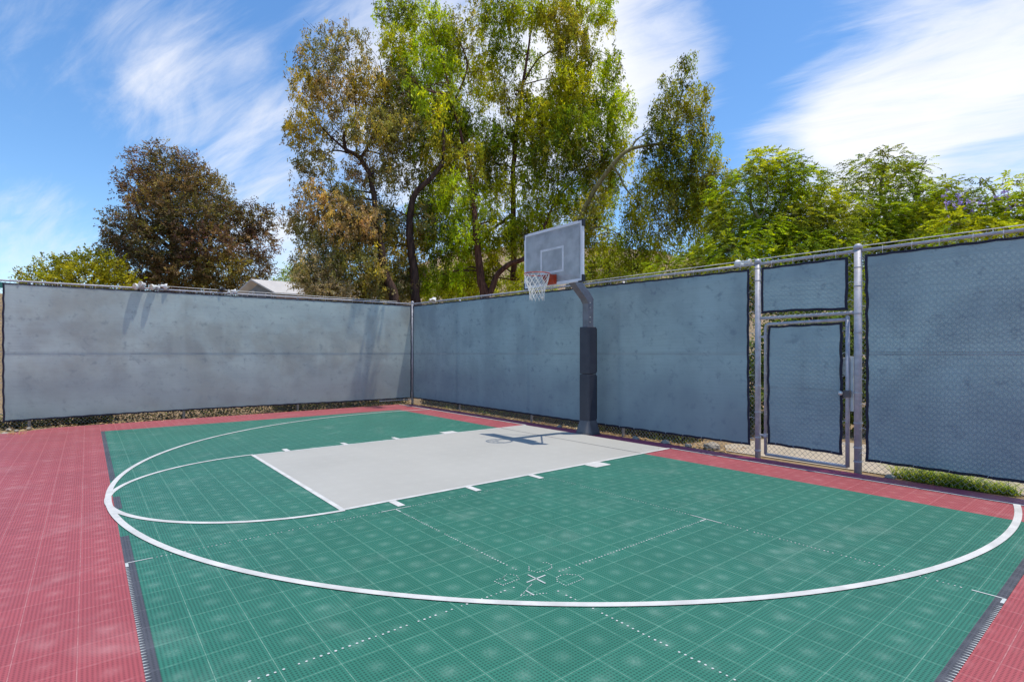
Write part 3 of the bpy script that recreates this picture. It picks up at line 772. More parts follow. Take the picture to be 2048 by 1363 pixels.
for j in range(len(rows) - 1):
    for k in range(NL):
        for dk in ((0, -1) if j % 2 == 0 else (0, 1)):
            p, q = Vector(npnt(k, j)), Vector(npnt(k + dk, j + 1)); mid = (p + q) / 2; mid.z -= .02
            nt_.tube([p, mid, q], .019, 5)
for k in range(NL):
    p = Vector(npnt(k, len(rows) - 1)); nt_.tube([p, p - Vector((0, 0, .07))], .017, 5)
nt_.build('net', M_NET, bh)

# ------------------------------------------------------------------ floodlights on the fences
def floodlight(name, label, loc, heads, dark=False, rotz=0.0):
    t = thing(name, label, 'floodlight', loc, 0.0, 'floodlights clamped on the fence tops')
    x, y, z = loc
    m = MB(); m.lathe((x, y, z), (0, 0, 1), [(0, .12), (.10, .12), (.14, .08)], 12); m.tube([(x, y, z + .1), (x, y, z + .3)], .045, 8); m.build('base', M_LAMP, t)
    for (ox, oy, oz, ax, ay, az, s, dk) in heads:
        a = Vector((ax, ay, az)).normalized(); c = Vector((x + ox, y + oy, z + oz))
        m = MB(); m.tube([(x, y, z + .22), c - a * .02 * s], .03, 8)
        m.lathe(c, a, [(0, .06 * s), (.05 * s, .11 * s), (.22 * s, .13 * s), (.34 * s, .23 * s), (.46 * s, .25 * s), (.46 * s, .21 * s)], 14)
        hd = m.build('lamp_head', M_DARK if dk else M_LAMP, t, smooth=False)
        l = MB(); l.lathe(c, a, [(.40 * s, .215 * s), (.44 * s, .20 * s), (.47 * s, .12 * s), (.48 * s, .01)], 14); l.build('lens', M_LENS, hd, smooth=True)
    return t
floodlight('floodlight', 'double floodlight with amber lenses above the left fence screen', (lfx(22.1) - .02, 22.1, 10.12), [(-.10, .14, .10, -.42, .9, -.25, 1.0, False), (-.02, -.16, .22, -.45, .8, .0, .9, False)])
floodlight('floodlight', 'white double floodlight just right of the pair with amber lenses', (lfx(21.1) - .02, 21.1, 10.12), [(-.08, .12, .14, -.4, .8, -.25, .95, False), (.0, -.1, .22, -.1, -1, -.15, .95, False)])
floodlight('floodlight', 'floodlight with one black head on the fence before the house roof', (lfx(16.2) + .02, 16.2, 10.12), [(.05, .2, .24, -.1, .9, .1, .95, True), (.05, -.14, .16, -.1, -1, -.05, .85, False)])
floodlight('floodlight', 'white floodlight drooping over the rail beside the fence corner', (22.0, by(22) + .02, 10.06), [(-.05, .12, .34, .3, .8, -1, 1.05, False), (-.25, .1, .30, -.4, .9, -1, 1.05, False)])
floodlight('floodlight', 'white floodlight tipped back on the rail left of the gate post', (-8.75, by(-8.75), 9.46), [(.0, .02, .14, .9, -.35, .12, .8, False), (-.05, .0, .14, -.9, -.2, .05, .75, False)])

# ------------------------------------------------------------------ rocks, grass, litter
def rock_mesh(seed, sx, sy, sz):
    m = MB(); n, k = 9, 6; vs = []
    for j in range(k + 1):
        for i in range(n):
            th = math.pi * j / k; ph = 2 * math.pi * i / n
            d = Vector((math.sin(th) * math.cos(ph), math.sin(th) * math.sin(ph), math.cos(th)))
            r = 1 + 0.35 * mnoise.noise(d * 1.6 + Vector((seed, 0, 0)))
            vs.append((d.x * r * sx, d.y * r * sy, d.z * r * sz))
    m.add(vs, [(j*n+i, (j+1)*n+i, (j+1)*n+(i+1)%n, j*n+(i+1)%n) for j in range(k) for i in range(n)])
    return m
def rock(name, label, p, s, seed, group=None):
    m = rock_mesh(seed, *s); o = m.build(name, M_ROCK); o.location = Vector(p) * F
    return tag(o, label, 'rock', group)
rock('rock', 'rounded grey rock under the screen left of the gate post', (-6.75, -1.05, -0.03), (.5, .35, .24), 1.0)
rp = []
RL = [('tan stone at the far left court corner nearest the frame edge', 10, 868, .2), ('pale stone in the gravel below the far left screen edge', 18, 859, .16),
      ('small stone beside the red court corner at far left', 33, 861, .13), ('flat stone under the left screen near its open end', 58, 856.5, .15)]
for i, (lab, u, v, s) in enumerate(RL):
    p = floor_at(u, v, -.1); rock('rock', lab, (p.x, p.y, -.1), (s * 1.3, s, s * .7), 3.0 + i * 1.7, 'stones at the left court corner')
for i, (lab, x, s) in enumerate((('small stone under the back screen right of the hoop boot', -2.2, .2), ('stone under the back screen midway between hoop and gate', -4.2, .22), ('small stone beside the grey rock under the back screen', -5.6, .18), ('stone under the back screen left of the hoop boot', 4.4, .18), ('stone beside the shaded red edging at the clump of grass', -15.1, .17))):
    rock('rock', lab, (x, -0.3 - .15 * (i % 3), -.09), (s * 1.3, s, s * .7), 20 + i * 2.3, 'stones along the back fence')

def blades(name, parent, c, n, hmin, hmax, spread, cols, lean=0.6, w=0.03, mat=None):
    V = []; Q = []; T = []
    for i in range(n):
        a = RNG.uniform(0, 2 * math.pi); r = math.sqrt(RNG.uniform(0, 1))
        b = np.array([c[0] + spread[0] * r * math.cos(a), c[1] + spread[1] * r * math.sin(a), c[2]])
        h = RNG.uniform(hmin, hmax) * (.75 + .9 * mnoise.noise(Vector((b[0] * 1.4, b[1] * 1.4, 3.0)))); q = RNG.uniform(0, 2 * math.pi); ln = lean * h * RNG.uniform(.4, 1.3)
        out = np.array([math.cos(q), math.sin(q), 0]); sd = np.array([-out[1], out[0], 0]) * w * RNG.uniform(.6, 1.2)
        col = np.array(cols[RNG.integers(len(cols))]) * RNG.uniform(.75, 1.2)
        k0 = len(V)
        for j in range(5):
            t = j / 4; p = b + out * ln * t * t + np.array([0, 0, h * (t - .38 * t ** 3)]); ww = sd * (1 - t * .95)
            V.append(p - ww); V.append(p + ww); T.append(col); T.append(col)
        for j in range(4): Q.append((k0 + 2*j, k0 + 2*j + 1, k0 + 2*j + 3, k0 + 2*j + 2))
    return fast_mesh(name, mat or M_LEAF, V, Q, np.array(T), parent)
gc = thing('grass_clump', 'bright green grassy plant growing under the fence right of the gate', 'plant', (-17.0, -0.9, -.14))
GCOL = [(.18, .26, .03), (.28, .33, .05), (.36, .36, .08), (.10, .16, .03)]
V_ = blades('leaf_blades', gc, (-17.0, -1.0, -.14), 1300, .25, 1.25, (2.0, .45), GCOL, 1.7, .024)

# dry leaves and twigs scattered on the dirt along the fences
def litter(name, n, area, cols, z=-.135, size=(.05, .14)):
    V = []; Q = []; T = []
    for i in range(n):
        x, y = area(); s = RNG.uniform(*size); a = RNG.uniform(0, 6.28); w = s * RNG.uniform(.25, .6); tl_ = RNG.uniform(-.5, .5)
        ux = np.array([math.cos(a), math.sin(a), tl_ * .5]); vx = np.array([-math.sin(a), math.cos(a), RNG.uniform(-.4, .4)])
        p = np.array([x, y, z + RNG.uniform(0, .06 if z < 0 else .015)]); k = len(V)
        V += [p - ux * s, p - vx * w, p + ux * s, p + vx * w]; Q.append((k, k+1, k+2, k+3)); col = np.array(cols[RNG.integers(len(cols))]) * RNG.uniform(.7, 1.3); T += [col] * 4
    return tag(fast_mesh(name, M_LEAFDRY, V, Q, np.array(T)), kind='stuff')
LC = [(.42, .28, .13), (.30, .19, .09), (.50, .38, .2), (.18, .11, .06), (.36, .22, .10)]
litter('leaf_litter', 2600, lambda: (RNG.uniform(-8, 27), -0.2 - abs(RNG.normal(0, 1.2))), LC)
litter('leaf_litter', 90, lambda: (25.3 - abs(RNG.normal(0, .8)), RNG.uniform(3, 29)), LC, .012, (.03, .08))
litter('leaf_litter', 60, lambda: (RNG.uniform(-18, 24), 0.2 + abs(RNG.normal(0, 1.3))), LC, .012, (.03, .07))
litter('leaf_litter', 1500, lambda: (26.0 + abs(RNG.normal(0, 1.2)), RNG.uniform(-1, 33)), LC)
V_ = blades('dry_grass', None, (23.0, 28.9, 0.0), 26, .1, .3, (.8, .5), [(.55, .36, .12), (.45, .30, .12)], 2.2, .018, M_LEAFDRY); tag(V_, kind='stuff')
# weeds just outside the back fence
for i, (x, lab) in enumerate(((14.5, 'low weed tuft behind the fence mesh left of the hoop'), (2.6, 'low weed tuft behind the fence mesh beside the hoop boot'), (-3.6, 'low weed tuft behind the fence mesh right of the hoop'), (20.5, 'low weed tuft behind the mesh near the fence corner'))):
    w_ = thing('weed_tuft', lab, 'plant', (x, -1.5, -.15), 0, 'weeds outside the back fence')
    blades('leaf_blades', w_, (x, -1.5, -.15), 160, .2, .55, (1.3, .4), GCOL + [(.12, .15, .04)], .8, .03)

# ------------------------------------------------------------------ house far behind the left fence
D = 112; KH = D / 205
hb = at(515, HOR, D)
ho = thing('house', 'grey gabled house with pale roof and chimney showing above the left fence', 'house', (hb.x, hb.y, -0.2))
u_r = RGT; back = (RGT * .82 + FWD * .57).normalized()
ap = at(507, 562, D); el = at(478, 588, D); er = at(552, 587, D)
def down(p, z=-.2): return Vector((p.x, p.y, z))
m = MB(); m.add([down(el), down(er), er, ap - Vector((0, 0, .15)), el], [(0, 1, 2, 3, 4)])
m.add([down(er), down(er) + back * (46 * KH), er + back * (46 * KH), er], [(0, 1, 2, 3)])
m.build('wall', M_WALLA, ho)
m = MB(); off = -FWD * .35; p = [down(er) + off * -.0 + u_r * .15 - FWD * .15, down(er) + back * (24 * KH) + u_r * .15 - FWD * .15]
m.add([p[0], p[1], p[1] + Vector((0, 0, er.z - .3)), p[0] + Vector((0, 0, er.z - .3))], [(0, 1, 2, 3)]); m.build('side_wall', M_WALLB, ho)
def slope(a, b, c, d, th=.3):
    mm = MB(); t = Vector((0, 0, th)); mm.hexa([a, b, c, d], [a + t, b + t, c + t, d + t]); return mm
ov = -FWD * 1.2
rf = slope(ap + ov, er + ov + (er - ap) * .06, er + back * (47 * KH) + (er - ap) * .06, ap + back * (47 * KH)); ro = rf.build('roof', M_ROOF, ho)
rf = slope(el + ov + (el - ap) * .06, ap + ov, ap + back * (47 * KH), el + back * (47 * KH) + (el - ap) * .06); rf.build('roof', M_ROOF, ho)
m = MB(); cb = ap + back * (17 * KH) + (er - ap) * .25
m.box((cb.x - .75, cb.y - .75, cb.z - 1.6), (cb.x + .75, cb.y + .75, cb.z + 1.9)); m.box((cb.x - .95, cb.y - .95, cb.z + 1.9), (cb.x + .95, cb.y + .95, cb.z + 2.25)); m.build('chimney', M_TRIM, ro)
m = MB(); tc_ = ap.lerp((el + er) / 2, .5); m.hexa([down(tc_) - FWD * .3 - u_r * .3, down(tc_) - FWD * .3 + u_r * .3, down(tc_) + u_r * .3, down(tc_) - u_r * .3], [ap - FWD * .3 - u_r * .3 - UP * 2, ap - FWD * .3 + u_r * .3 - UP * 2, ap + u_r * .3 - UP * 2, ap - u_r * .3 - UP * 2]); m.build('trim', M_TRIM, ho)
for u in (501, 537):
    c = at(u, 590, D - .5); m = MB(); R_ = .6
    pts = [c + u_r * (R_ * math.cos(k * math.pi / 10)) + UP * (R_ * math.sin(k * math.pi / 10)) for k in range(11)]
    m.add([*pts, c - u_r * R_ - UP * 2, c + u_r * R_ - UP * 3], [tuple(range(13))]); w_ = m.build('window', M_GLASSD, ho)
    m = MB(); m.tube([c + u_r * R_ - UP * 2] + pts + [c - u_r * R_ - UP * 2], .1, 6); m.build('frame', M_TRIM, w_)
# teal street sign beyond the open end of the left screen
sp_ = at(0, 570, 78)
sg = thing('street_sign', 'teal street sign on a post beyond the open end of the left fence', 'sign', (sp_.x, sp_.y, -.2))
m = MB(); q = sp_ - RGT * 0.9
m.tube([(q.x, q.y, -.3), (q.x, q.y, sp_.z + .5)], .1, 8); m.build('sign_post', M_GALV, sg)
m = MB(); a_ = sp_ - RGT * 1.9 - FWD * .12; b_ = sp_ + RGT * .45 - FWD * .12
m.hexa([a_ - UP * .42, b_ - UP * .42, b_ - UP * .42 + FWD * .05, a_ - UP * .42 + FWD * .05], [a_ + UP * .42, b_ + UP * .42, b_ + UP * .42 + FWD * .05, a_ + UP * .42 + FWD * .05]); m.build('sign_panel', M_TEAL, sg)

# ------------------------------------------------------------------ trees
def leaf_quads(P, Dn, L, W, tint):
    """diamond leaves at P growing along Dn"""
    n = len(P)
    Dn = Dn / (np.linalg.norm(Dn, axis=1, keepdims=True) + 1e-9)
    rnd = RNG.normal(size=(n, 3)); S = np.cross(Dn, rnd); S /= (np.linalg.norm(S, axis=1, keepdims=True) + 1e-9)
    Nn = np.cross(S, Dn)
    L = (L * RNG.uniform(.65, 1.25, n))[:, None]; W = (W * RNG.uniform(.7, 1.2, n))[:, None]
    fold = Nn * W * RNG.uniform(-.3, .3, (n, 1))
    V = np.stack([P, P + Dn * L * .42 + S * W * .5 + fold, P + Dn * L, P + Dn * L * .42 - S * W * .5 + fold], 1).reshape(-1, 3)
    Q = np.arange(4 * n).reshape(n, 4)
    return V, Q, np.repeat(tint, 4, axis=0)

def crown_points(c, r, n, shell=.55):
    d = RNG.normal(size=(n, 3)); d /= np.linalg.norm(d, axis=1, keepdims=True)
    rad = (shell + (1 - shell) * RNG.uniform(0, 1, (n, 1))) ; rad *= RNG.uniform(.55, 1.08, (n, 1)) ** .5
    lump = 1 + .28 * np.sin(d[:, :1] * 7 + c[0]) * np.sin(d[:, 1:2] * 6 + c[1]) * np.sin(d[:, 2:] * 8 + c[2])
    return d * rad * lump * r, d

CK = 1.0; NLEAF = [0]
def foliage(clumps, depth, style, pal, cover, L, W, hang=2.2):
    """clumps: (u, v, ru, rv, depth offset[, density]) in photo pixels at the tree's own distance"""
    Vs, Qs, Ts = [], [], []; off = 0; centers = []
    Cw = np.array([RGT, UP, FWD])
    for ci, cl in enumerate(clumps):
        u, v, ru, rv, dd = cl[:5]; dens = cl[5] if len(cl) > 5 else 1.0
        dp = depth + dd; c = np.array(at(u, v, dp)); k = dp / FPX
        r3 = np.array([ru * k, rv * k, (ru + rv) / 2 * k])
        centers.append((Vector(c), max(ru, rv) * k))
        area = math.pi * r3[0] * r3[1]
        n = int(cover * CK * dens * area / (L * W * .5))
        base_col = np.array(pal[RNG.integers(len(pal))])
        if style == 'droop':
            per = 16; ns = max(3, n // per)
            o, d = crown_points(c, r3, ns)
            st = c + o @ Cw
            ln = RNG.uniform(.25, 1.0, ns) ** 1.5 * hang * (1.0 + .6 * (RNG.uniform(size=ns) < .12))
            t = RNG.uniform(0, 1, (ns, per)); sway = RNG.normal(0, .16, (ns, 2))
            P = np.repeat(st[:, None, :], per, 1)
            P[:, :, 2] -= t * ln[:, None]
            P += RNG.normal(0, .17, (ns, per, 3)); P[:, :, :2] += sway[:, None, :] * t[:, :, None] * 1.5
            Dn = RNG.normal(0, .55, (ns, per, 3)); Dn[:, :, 2] -= .9
            cs = np.array(pal)[RNG.integers(len(pal), size=ns)] * .5 + base_col * .5
        elif style == 'tuft':
            per = 10; ns = max(3, n // per)
            o, d = crown_points(c, r3, ns)
            st = c + o @ Cw; dw = d @ Cw
            t = RNG.uniform(0, 1, (ns, per))
            gd = dw + RNG.normal(0, .5, (ns, 3)) + np.array([0, 0, .1]); gd /= np.linalg.norm(gd, axis=1, keepdims=True)
            P = st[:, None, :] + gd[:, None, :] * t[:, :, None] * (L * 2.6) + RNG.normal(0, L * .28, (ns, per, 3))
            Dn = gd[:, None, :] + RNG.normal(0, .75, (ns, per, 3)); Dn[:, :, 2] -= .25
            cs = np.array(pal)[RNG.integers(len(pal), size=ns)] * .55 + base_col * .45
        else:                                                 # feather: arching fronds with paired leaflets
            per = 22; ns = max(3, n // per)
            o, d = crown_points(c, r3, ns)
            st = c + o @ Cw; dw = d @ Cw
            gd = dw * .8 + RNG.normal(0, .5, (ns, 3)); gd[:, 2] *= .55; gd /= np.linalg.norm(gd, axis=1, keepdims=True)
            sd = np.cross(gd, np.array([0, 0, 1.0])); sd /= (np.linalg.norm(sd, axis=1, keepdims=True) + 1e-9)
            t = np.linspace(.1, 1, per)[None, :] + RNG.uniform(-.03, .03, (ns, per))
            fl = RNG.uniform(.8, 1.5, ns)
            P = st[:, None, :] + gd[:, None, :] * (t * fl[:, None])[:, :, None]
            P[:, :, 2] -= (t ** 2 * .45 * fl[:, None])
            sg_ = np.where(np.arange(per) % 2 == 0, 1, -1)[None, :, None]
            Dn = sd[:, None, :] * sg_ + gd[:, None, :] * .55 + RNG.normal(0, .22, (ns, per, 3)); Dn[:, :, 2] -= .15
            cs = np.array(pal)[RNG.integers(len(pal), size=ns)] * .5 + base_col * .5
        cs = cs * RNG.uniform(.6, 1.25, (ns, 1)) * np.where(RNG.uniform(size=(ns, 1)) < .18, .42, 1.12) * RNG.uniform(.85, 1.3)
        P = P.reshape(-1, 3); Dn = Dn.reshape(-1, 3); NLEAF[0] += len(P)
        T = np.repeat(cs, per, axis=0) * RNG.uniform(.8, 1.2, (len(P), 1))
        V, Q, T4 = leaf_quads(P, Dn, L, W, T)
        Vs.append(V); Qs.append(Q + off); Ts.append(T4); off += len(V)
    return np.concatenate(Vs), np.concatenate(Qs), np.concatenate(Ts), centers

def smooth_path(pts, n=5):
    out = []
    for i in range(len(pts) - 1):
        p0 = pts[max(i - 1, 0)]; p1 = pts[i]; p2 = pts[i + 1]; p3 = pts[min(i + 2, len(pts) - 1)]
        for j in range(n):
            t = j / n
            out.append(.5 * ((2 * p1) + (p2 - p0) * t + (2 * p0 - 5 * p1 + 4 * p2 - p3) * t * t + (3 * p1 - p0 - 3 * p2 + p3) * t ** 3))
    out.append(pts[-1]); return out

def tree(name, label, depth, clumps, limbs, style, pal, cover=1.6, L=.5, W=.13, bark=None, group=None, cat='tree', twigs=True, extra=None, hang=2.2):
    """limbs: list of [(u, v, ddepth, radius ft), ...]; the first one is the trunk and starts at the ground"""
    b = limbs[0][0]; base = at(b[0], HOR, depth + b[2]); base.z = -.3
    t = thing(name, label, cat, base, 0, group)
    V, Q, T, cen = foliage(clumps, depth, style, pal, cover, L, W, hang)
    tm = MB(); nodes = []
    for li, lm in enumerate(limbs):
        pts = [at(u, v, depth + dd) for u, v, dd, r in lm]; rad = [r for *_, r in lm]
        if li == 0: pts = [Vector((pts[0].x, pts[0].y, -.4))] + pts; rad = [rad[0] * 1.35] + rad
        sp = smooth_path(pts); rr = list(np.interp(np.linspace(0, 1, len(sp)), np.linspace(0, 1, len(rad)), rad))
        sp = [p + Vector((mnoise.noise(p * .5), mnoise.noise(p * .5 + Vector((9, 0, 0))), 0)) * rr[i] * .5 for i, p in enumerate(sp)]
        tm.tube(sp, rr, 9); nodes += [(p, r) for p, r in zip(sp, rr)]
    if twigs:
        for c, r in cen:
            nd, nr = min(nodes, key=lambda q: (q[0] - c).length + (2.0 if q[0].z > c.z + 1 else 0))
            if (nd - c).length < 60:
                mid = nd.lerp(c, .55) + Vector((random.uniform(-.8, .8), random.uniform(-.8, .8), random.uniform(0, 1.0)))
                w = min(nr * .6, .16)
                sp = smooth_path([nd, mid, c], 4); tm.tube(sp, list(np.linspace(w, .04, len(sp))), 6)
                for k in range(5):
                    e = c + Vector((random.gauss(0, .3), random.gauss(0, .3), random.gauss(0, .28))) * r
                    st = nd.lerp(c, random.uniform(.5, 1.0)) if k else c
                    sp = smooth_path([st, st.lerp(e, .5) + Vector((0, 0, random.uniform(-.2, .5))), e], 3); tm.tube(sp, list(np.linspace(w * .45, .02, len(sp))), 5)
    tm.build('trunk', bark or M_BARK, t, smooth=True)
    fast_mesh('crown', M_LEAF, V, Q, T, t)
    if extra: extra(t, cen)
    return t

EUG = [(.19, .17, .05), (.28, .20, .09), (.38, .24, .13), (.20, .19, .04), (.46, .35, .03), (.09, .09, .04), (.15, .14, .055)]       # grey-green gum with rusty tips
EUB = [(.24, .32, .008), (.36, .40, .008), (.12, .17, .010), (.44, .40, .010), (.28, .22, .03), (.05, .07, .012), (.33, .40, .010)]             # weeping green
YEL = [(.29, .33, .010), (.22, .29, .010), (.36, .36, .012), (.12, .17, .012)]
JAC = [(.21, .29, .006), (.31, .37, .008), (.12, .17, .008), (.38, .38, .010), (.16, .16, .02), (.06, .09, .01)]
RED = [(.14, .07, .06), (.17, .11, .05), (.07, .055, .03), (.19, .16, .03), (.12, .06, .055), (.06, .06, .024), (.23, .16, .09)]
DRY = [(.26, .19, .12), (.19, .15, .07), (.15, .15, .05), (.32, .25, .18)]

# big trees behind the fence corner
tree('gum_tree', 'tall grey green gum tree with rusty leaf tips leaning left behind the fence corner', 74,
     [(640,110,62,48,0,.55),(700,95,60,45,2,.5),(610,170,42,50,0,.6),(668,180,62,50,1,.8),(740,170,58,52,3,.9),(610,250,45,48,-2,.7),(680,255,50,40,2,.55),(745,250,62,50,0,.9),(630,320,55,40,0,.7),
      (585,262,22,30,0,.5),(720,330,45,40,2,.6),(800,250,55,50,3,.8),(625,400,48,50,-1,.8),(690,400,60,50,1,1),(770,350,40,45,2,.6),(610,455,35,45,0,.8),(670,480,65,55,0,1.1),(745,440,60,55,2,1),(720,530,70,55,-1,1.2),(780,500,40,60,4,.8),(800,560,60,45,5,1),(660,560,55,40,1,1.1),(745,585,60,35,1,1.2),(830,500,35,60,6,.7),(850,440,40,50,5,.6),(600,520,30,30,0,.5),(575,430,18,30,0,.35),(690,60,40,20,2,.25),(640,60,40,18,2,.2),(770,440,50,50,4,.8),(800,180,50,60,5,.8),(800,330,50,50,6,.7),(700,440,70,60,-2,.9),(640,540,60,40,-1,1.0),(770,250,50,60,5,.7)],
     [[(792,610,0,.75),(775,560,0,.62),(762,500,0,.5),(752,430,0,.4),(742,360,1,.36),(722,318,1,.32),(692,300,1,.26)], [(692,300,1,.24),(690,265,1,.18),(712,225,2,.12),(700,150,2,.06)], [(722,318,1,.24),(748,262,2,.16),(770,190,3,.10),(760,120,3,.05)],
      [(692,300,1,.18),(650,262,0,.12),(610,210,0,.06)], [(835,612,3,.72),(826,540,3,.62),(820,470,3,.55),(819,430,3,.5),(832,385,3,.42),(868,350,3,.34),(886,318,4,.26),(884,250,4,.15),(860,170,4,.08)], [(818,434,3,.12),(790,420,2,.08),(765,425,1,.05),(748,455,1,.03)]],
     'droop', EUG, 3.4, .42, .16, M_BARK, hang=1.7)
tree('weeping_tree', 'tallest bright green weeping tree with a forked trunk behind the backboard', 80,
     [(800,20,45,40,0,.9),(850,40,60,50,2,.9),(790,85,42,40,-2,.9),(840,125,70,50,0,1.1),(905,60,40,50,4,.5),(900,140,40,50,3,.7),(800,170,40,40,-1,.9),(860,210,55,50,0,1.2),(915,230,50,50,2,.9),(830,280,40,45,-1,.8),(880,300,50,50,0,1),(940,320,55,55,1,.9),(905,385,55,55,-1,1.1),(960,400,40,50,2,.7),(925,460,55,50,-1,1.1),(880,480,45,55,0,.9),(860,555,55,40,0,.9),(920,550,50,40,1,.8),(975,270,40,50,3,.8),
      (995,25,45,40,3,1),(1055,15,60,40,2,1.1),(1120,30,55,50,2,1.2),(1190,5,50,35,3,1),(1210,40,28,25,3,.5),(1145,90,50,60,1,1.2),(1140,160,52,55,0,1.2),(1010,95,40,50,4,.8),(1060,120,30,40,5,.45),(1030,190,45,45,3,.8),(1085,235,60,55,0,1),(1150,250,60,55,-1,1.1),(1205,225,40,55,1,.8),(1010,270,40,40,2,.8),(1110,310,65,55,-1,1.1),(1180,310,50,50,0,.9),(1225,290,30,40,1,.6),(1060,330,40,50,1,.7),(1080,395,60,45,0,.9),(1145,385,50,45,0,.9),(1010,370,35,50,2,.6),(1000,450,45,45,-1,.9),(1040,470,40,40,0,.8),(1100,450,50,30,1,.6),(1235,200,20,60,1,.3),(1225,120,25,50,1,.25),(960,110,35,60,6,.45),(955,30,30,50,6,.5),(1040,560,30,40,2,.5),(985,540,30,40,4,.5),(850,190,22,20,-28,.8),(825,160,20,20,-28,.6),(868,225,18,16,-28,.6),(880,195,18,22,-29,.7),(905,170,20,20,-30,.6),(840,215,16,14,-26,.5),(760,15,20,40,0,.3),(1170,430,40,30,1,.5),(870,370,50,60,3,.9),(840,430,40,60,2,.8),(900,250,60,60,4,.9),(970,160,45,60,5,.8),(985,330,45,60,4,.9),(960,500,60,50,3,.9),(1060,450,60,40,4,.9),(1130,210,70,70,3,.9),(1190,150,40,60,3,.6),(1200,350,45,60,2,.9),(1060,260,50,60,4,.8),(890,90,50,60,4,.8),(940,560,60,40,5,.9),(1210,410,30,50,2,.5),(1240,220,34,60,0,.7),(1248,300,28,44,-1,.6),(1225,130,26,44,1,.45),(1235,360,26,36,0,.4)],
     [[(972,600,-2,.72),(962,560,-2,.6),(956,510,-2,.52),(950,450,-2,.42),(945,390,-1,.34),(930,300,0,.24),(905,210,0,.16),(885,120,0,.1),(860,50,0,.06)], [(978,590,-2,.5),(992,555,-2,.42),(1018,528,-2,.38),(1050,515,-2,.34),(1080,470,-1,.24),(1110,400,0,.14)],
      [(1028,560,3,.5),(1027,470,3,.44),(1026,400,3,.42),(1028,320,3,.38),(1034,255,3,.34),(1046,170,3,.24),(1058,90,3,.16),(1066,10,3,.10),(1070,-60,3,.05)], [(1026,430,3,.28),(995,450,3,.2),(960,480,3,.12)], [(905,210,2,.2),(935,130,3,.14),(905,60,3,.08)], [(1046,170,3,.16),(1075,120,3,.10),(1120,95,2,.06)], [(1034,255,3,.14),(1010,200,3,.08),(1012,130,3,.05)], [(905,215,2,.22),(895,190,-10,.16),(870,185,-22,.10),(840,175,-28,.05)]],
     'droop', EUB, 3.6, .46, .165, M_BARKR, hang=2.4)
tree('arching_tree', 'slender weeping tree arching right from behind the backboard with hanging strands', 66,
     [(1372,122,24,22,0,.8),(1345,165,34,30,0,.6),(1390,190,34,40,0,1),(1340,215,40,36,1,.9),(1395,250,30,40,0,.8),(1320,265,40,40,0,1),(1370,290,50,40,0,1.1),(1300,350,40,36,0,.8),(1350,340,50,40,1,.8),(1400,340,38,45,0,.9),(1280,410,32,50,0,.9),(1325,420,34,55,0,.7),(1370,410,40,55,1,.8),(1415,410,38,55,0,1),(1290,480,28,40,0,.6),(1345,480,40,35,1,.5),(1400,480,36,35,0,.7),(1240,470,34,40,1,.35),(1200,500,30,40,2,.4),(1255,400,20,40,1,.2),(1440,350,26,60,0,.6),(1425,290,26,40,0,.5),(1310,210,24,26,0,.35),(1445,430,26,50,1,.7),(1265,440,26,40,1,.45),(1235,490,34,40,2,.7),(1275,510,30,34,1,.7),(1190,470,34,36,3,.6),(1310,500,34,34,2,.7),(1190,400,22,36,2,.5),(1165,450,26,40,2,.7),(1170,420,26,40,3,.5),(1150,500,30,40,4,.8),(1210,400,24,30,2,.3),(1300,300,30,24,1,.6),(1380,380,50,50,2,.9),(1330,350,40,40,3,.8),(1225,540,40,30,1,.5),(1180,545,24,40,2,.6)],
     [[(1128,640,4,.42),(1138,560,4,.38),(1150,470,3,.34),(1172,410,2,.31),(1200,362,1,.28),(1232,322,0,.25),(1258,300,0,.22),(1292,291,0,.18),(1325,283,0,.16),(1352,240,0,.1),(1368,160,0,.05)], [(1222,330,0,.15),(1240,352,0,.13),(1252,378,0,.1),(1290,420,0,.06)], [(1262,298,0,.13),(1275,278,0,.1),(1300,262,0,.06),(1330,215,0,.04)], [(1325,283,0,.12),(1370,300,0,.08),(1410,350,0,.04)], [(1180,405,2,.04),(1215,395,1,.03),(1240,372,0,.02)]],
     'droop', [(.30, .32, .008), (.24, .29, .008), (.36, .32, .010), (.11, .14, .01), (.20, .16, .03), (.05, .07, .01)], 3.3, .42, .14, M_BARKG, hang=3.2)
# feathery trees to the right
tree('feathery_tree', 'broad feathery green tree directly behind the gate', 44,
     [(1462,385,38,38,0,.8),(1500,350,36,30,0,.9),(1530,322,36,24,0,.9),(1572,340,42,28,1,1),(1450,440,34,40,0,1),(1500,420,30,30,2,.6),(1610,365,45,32,0,1),(1560,395,40,30,1,.9),(1640,400,45,35,0,1),(1600,440,55,35,-1,1),(1530,470,60,35,-1,1.1),(1460,500,50,35,-2,1.1),(1660,450,45,40,-1,1),(1600,490,60,30,-2,1.2),(1540,520,60,25,-2,1.1),(1420,520,40,30,0,.9),(1690,420,34,34,1,.7),(1680,490,50,30,-2,1.1),(1470,545,60,25,-3,1),(1620,525,50,20,-3,1),(1480,590,70,40,-1,1),(1600,580,80,50,-1,1),(1690,560,60,50,-1,1),(1560,440,50,40,2,.9),(1480,460,50,40,3,.9),(1610,470,60,50,3,1),(1545,360,40,30,3,.8)],
     [[(1590,640,0,.42),(1588,560,0,.36),(1570,500,0,.28),(1545,470,0,.22),(1520,440,0,.17),(1500,400,0,.10),(1512,350,0,.05)], [(1588,560,0,.3),(1612,500,0,.22),(1640,440,0,.14),(1640,390,0,.06)], [(1545,470,0,.15),(1560,420,0,.1),(1575,360,0,.05)], [(1570,500,0,.16),(1500,490,-1,.1),(1450,450,0,.05)], [(1520,440,0,.09),(1535,395,0,.06),(1530,330,0,.03)]],
     'feather', JAC, 5.4, .22, .085, M_BARKG, 'feathery trees right of the hoop')
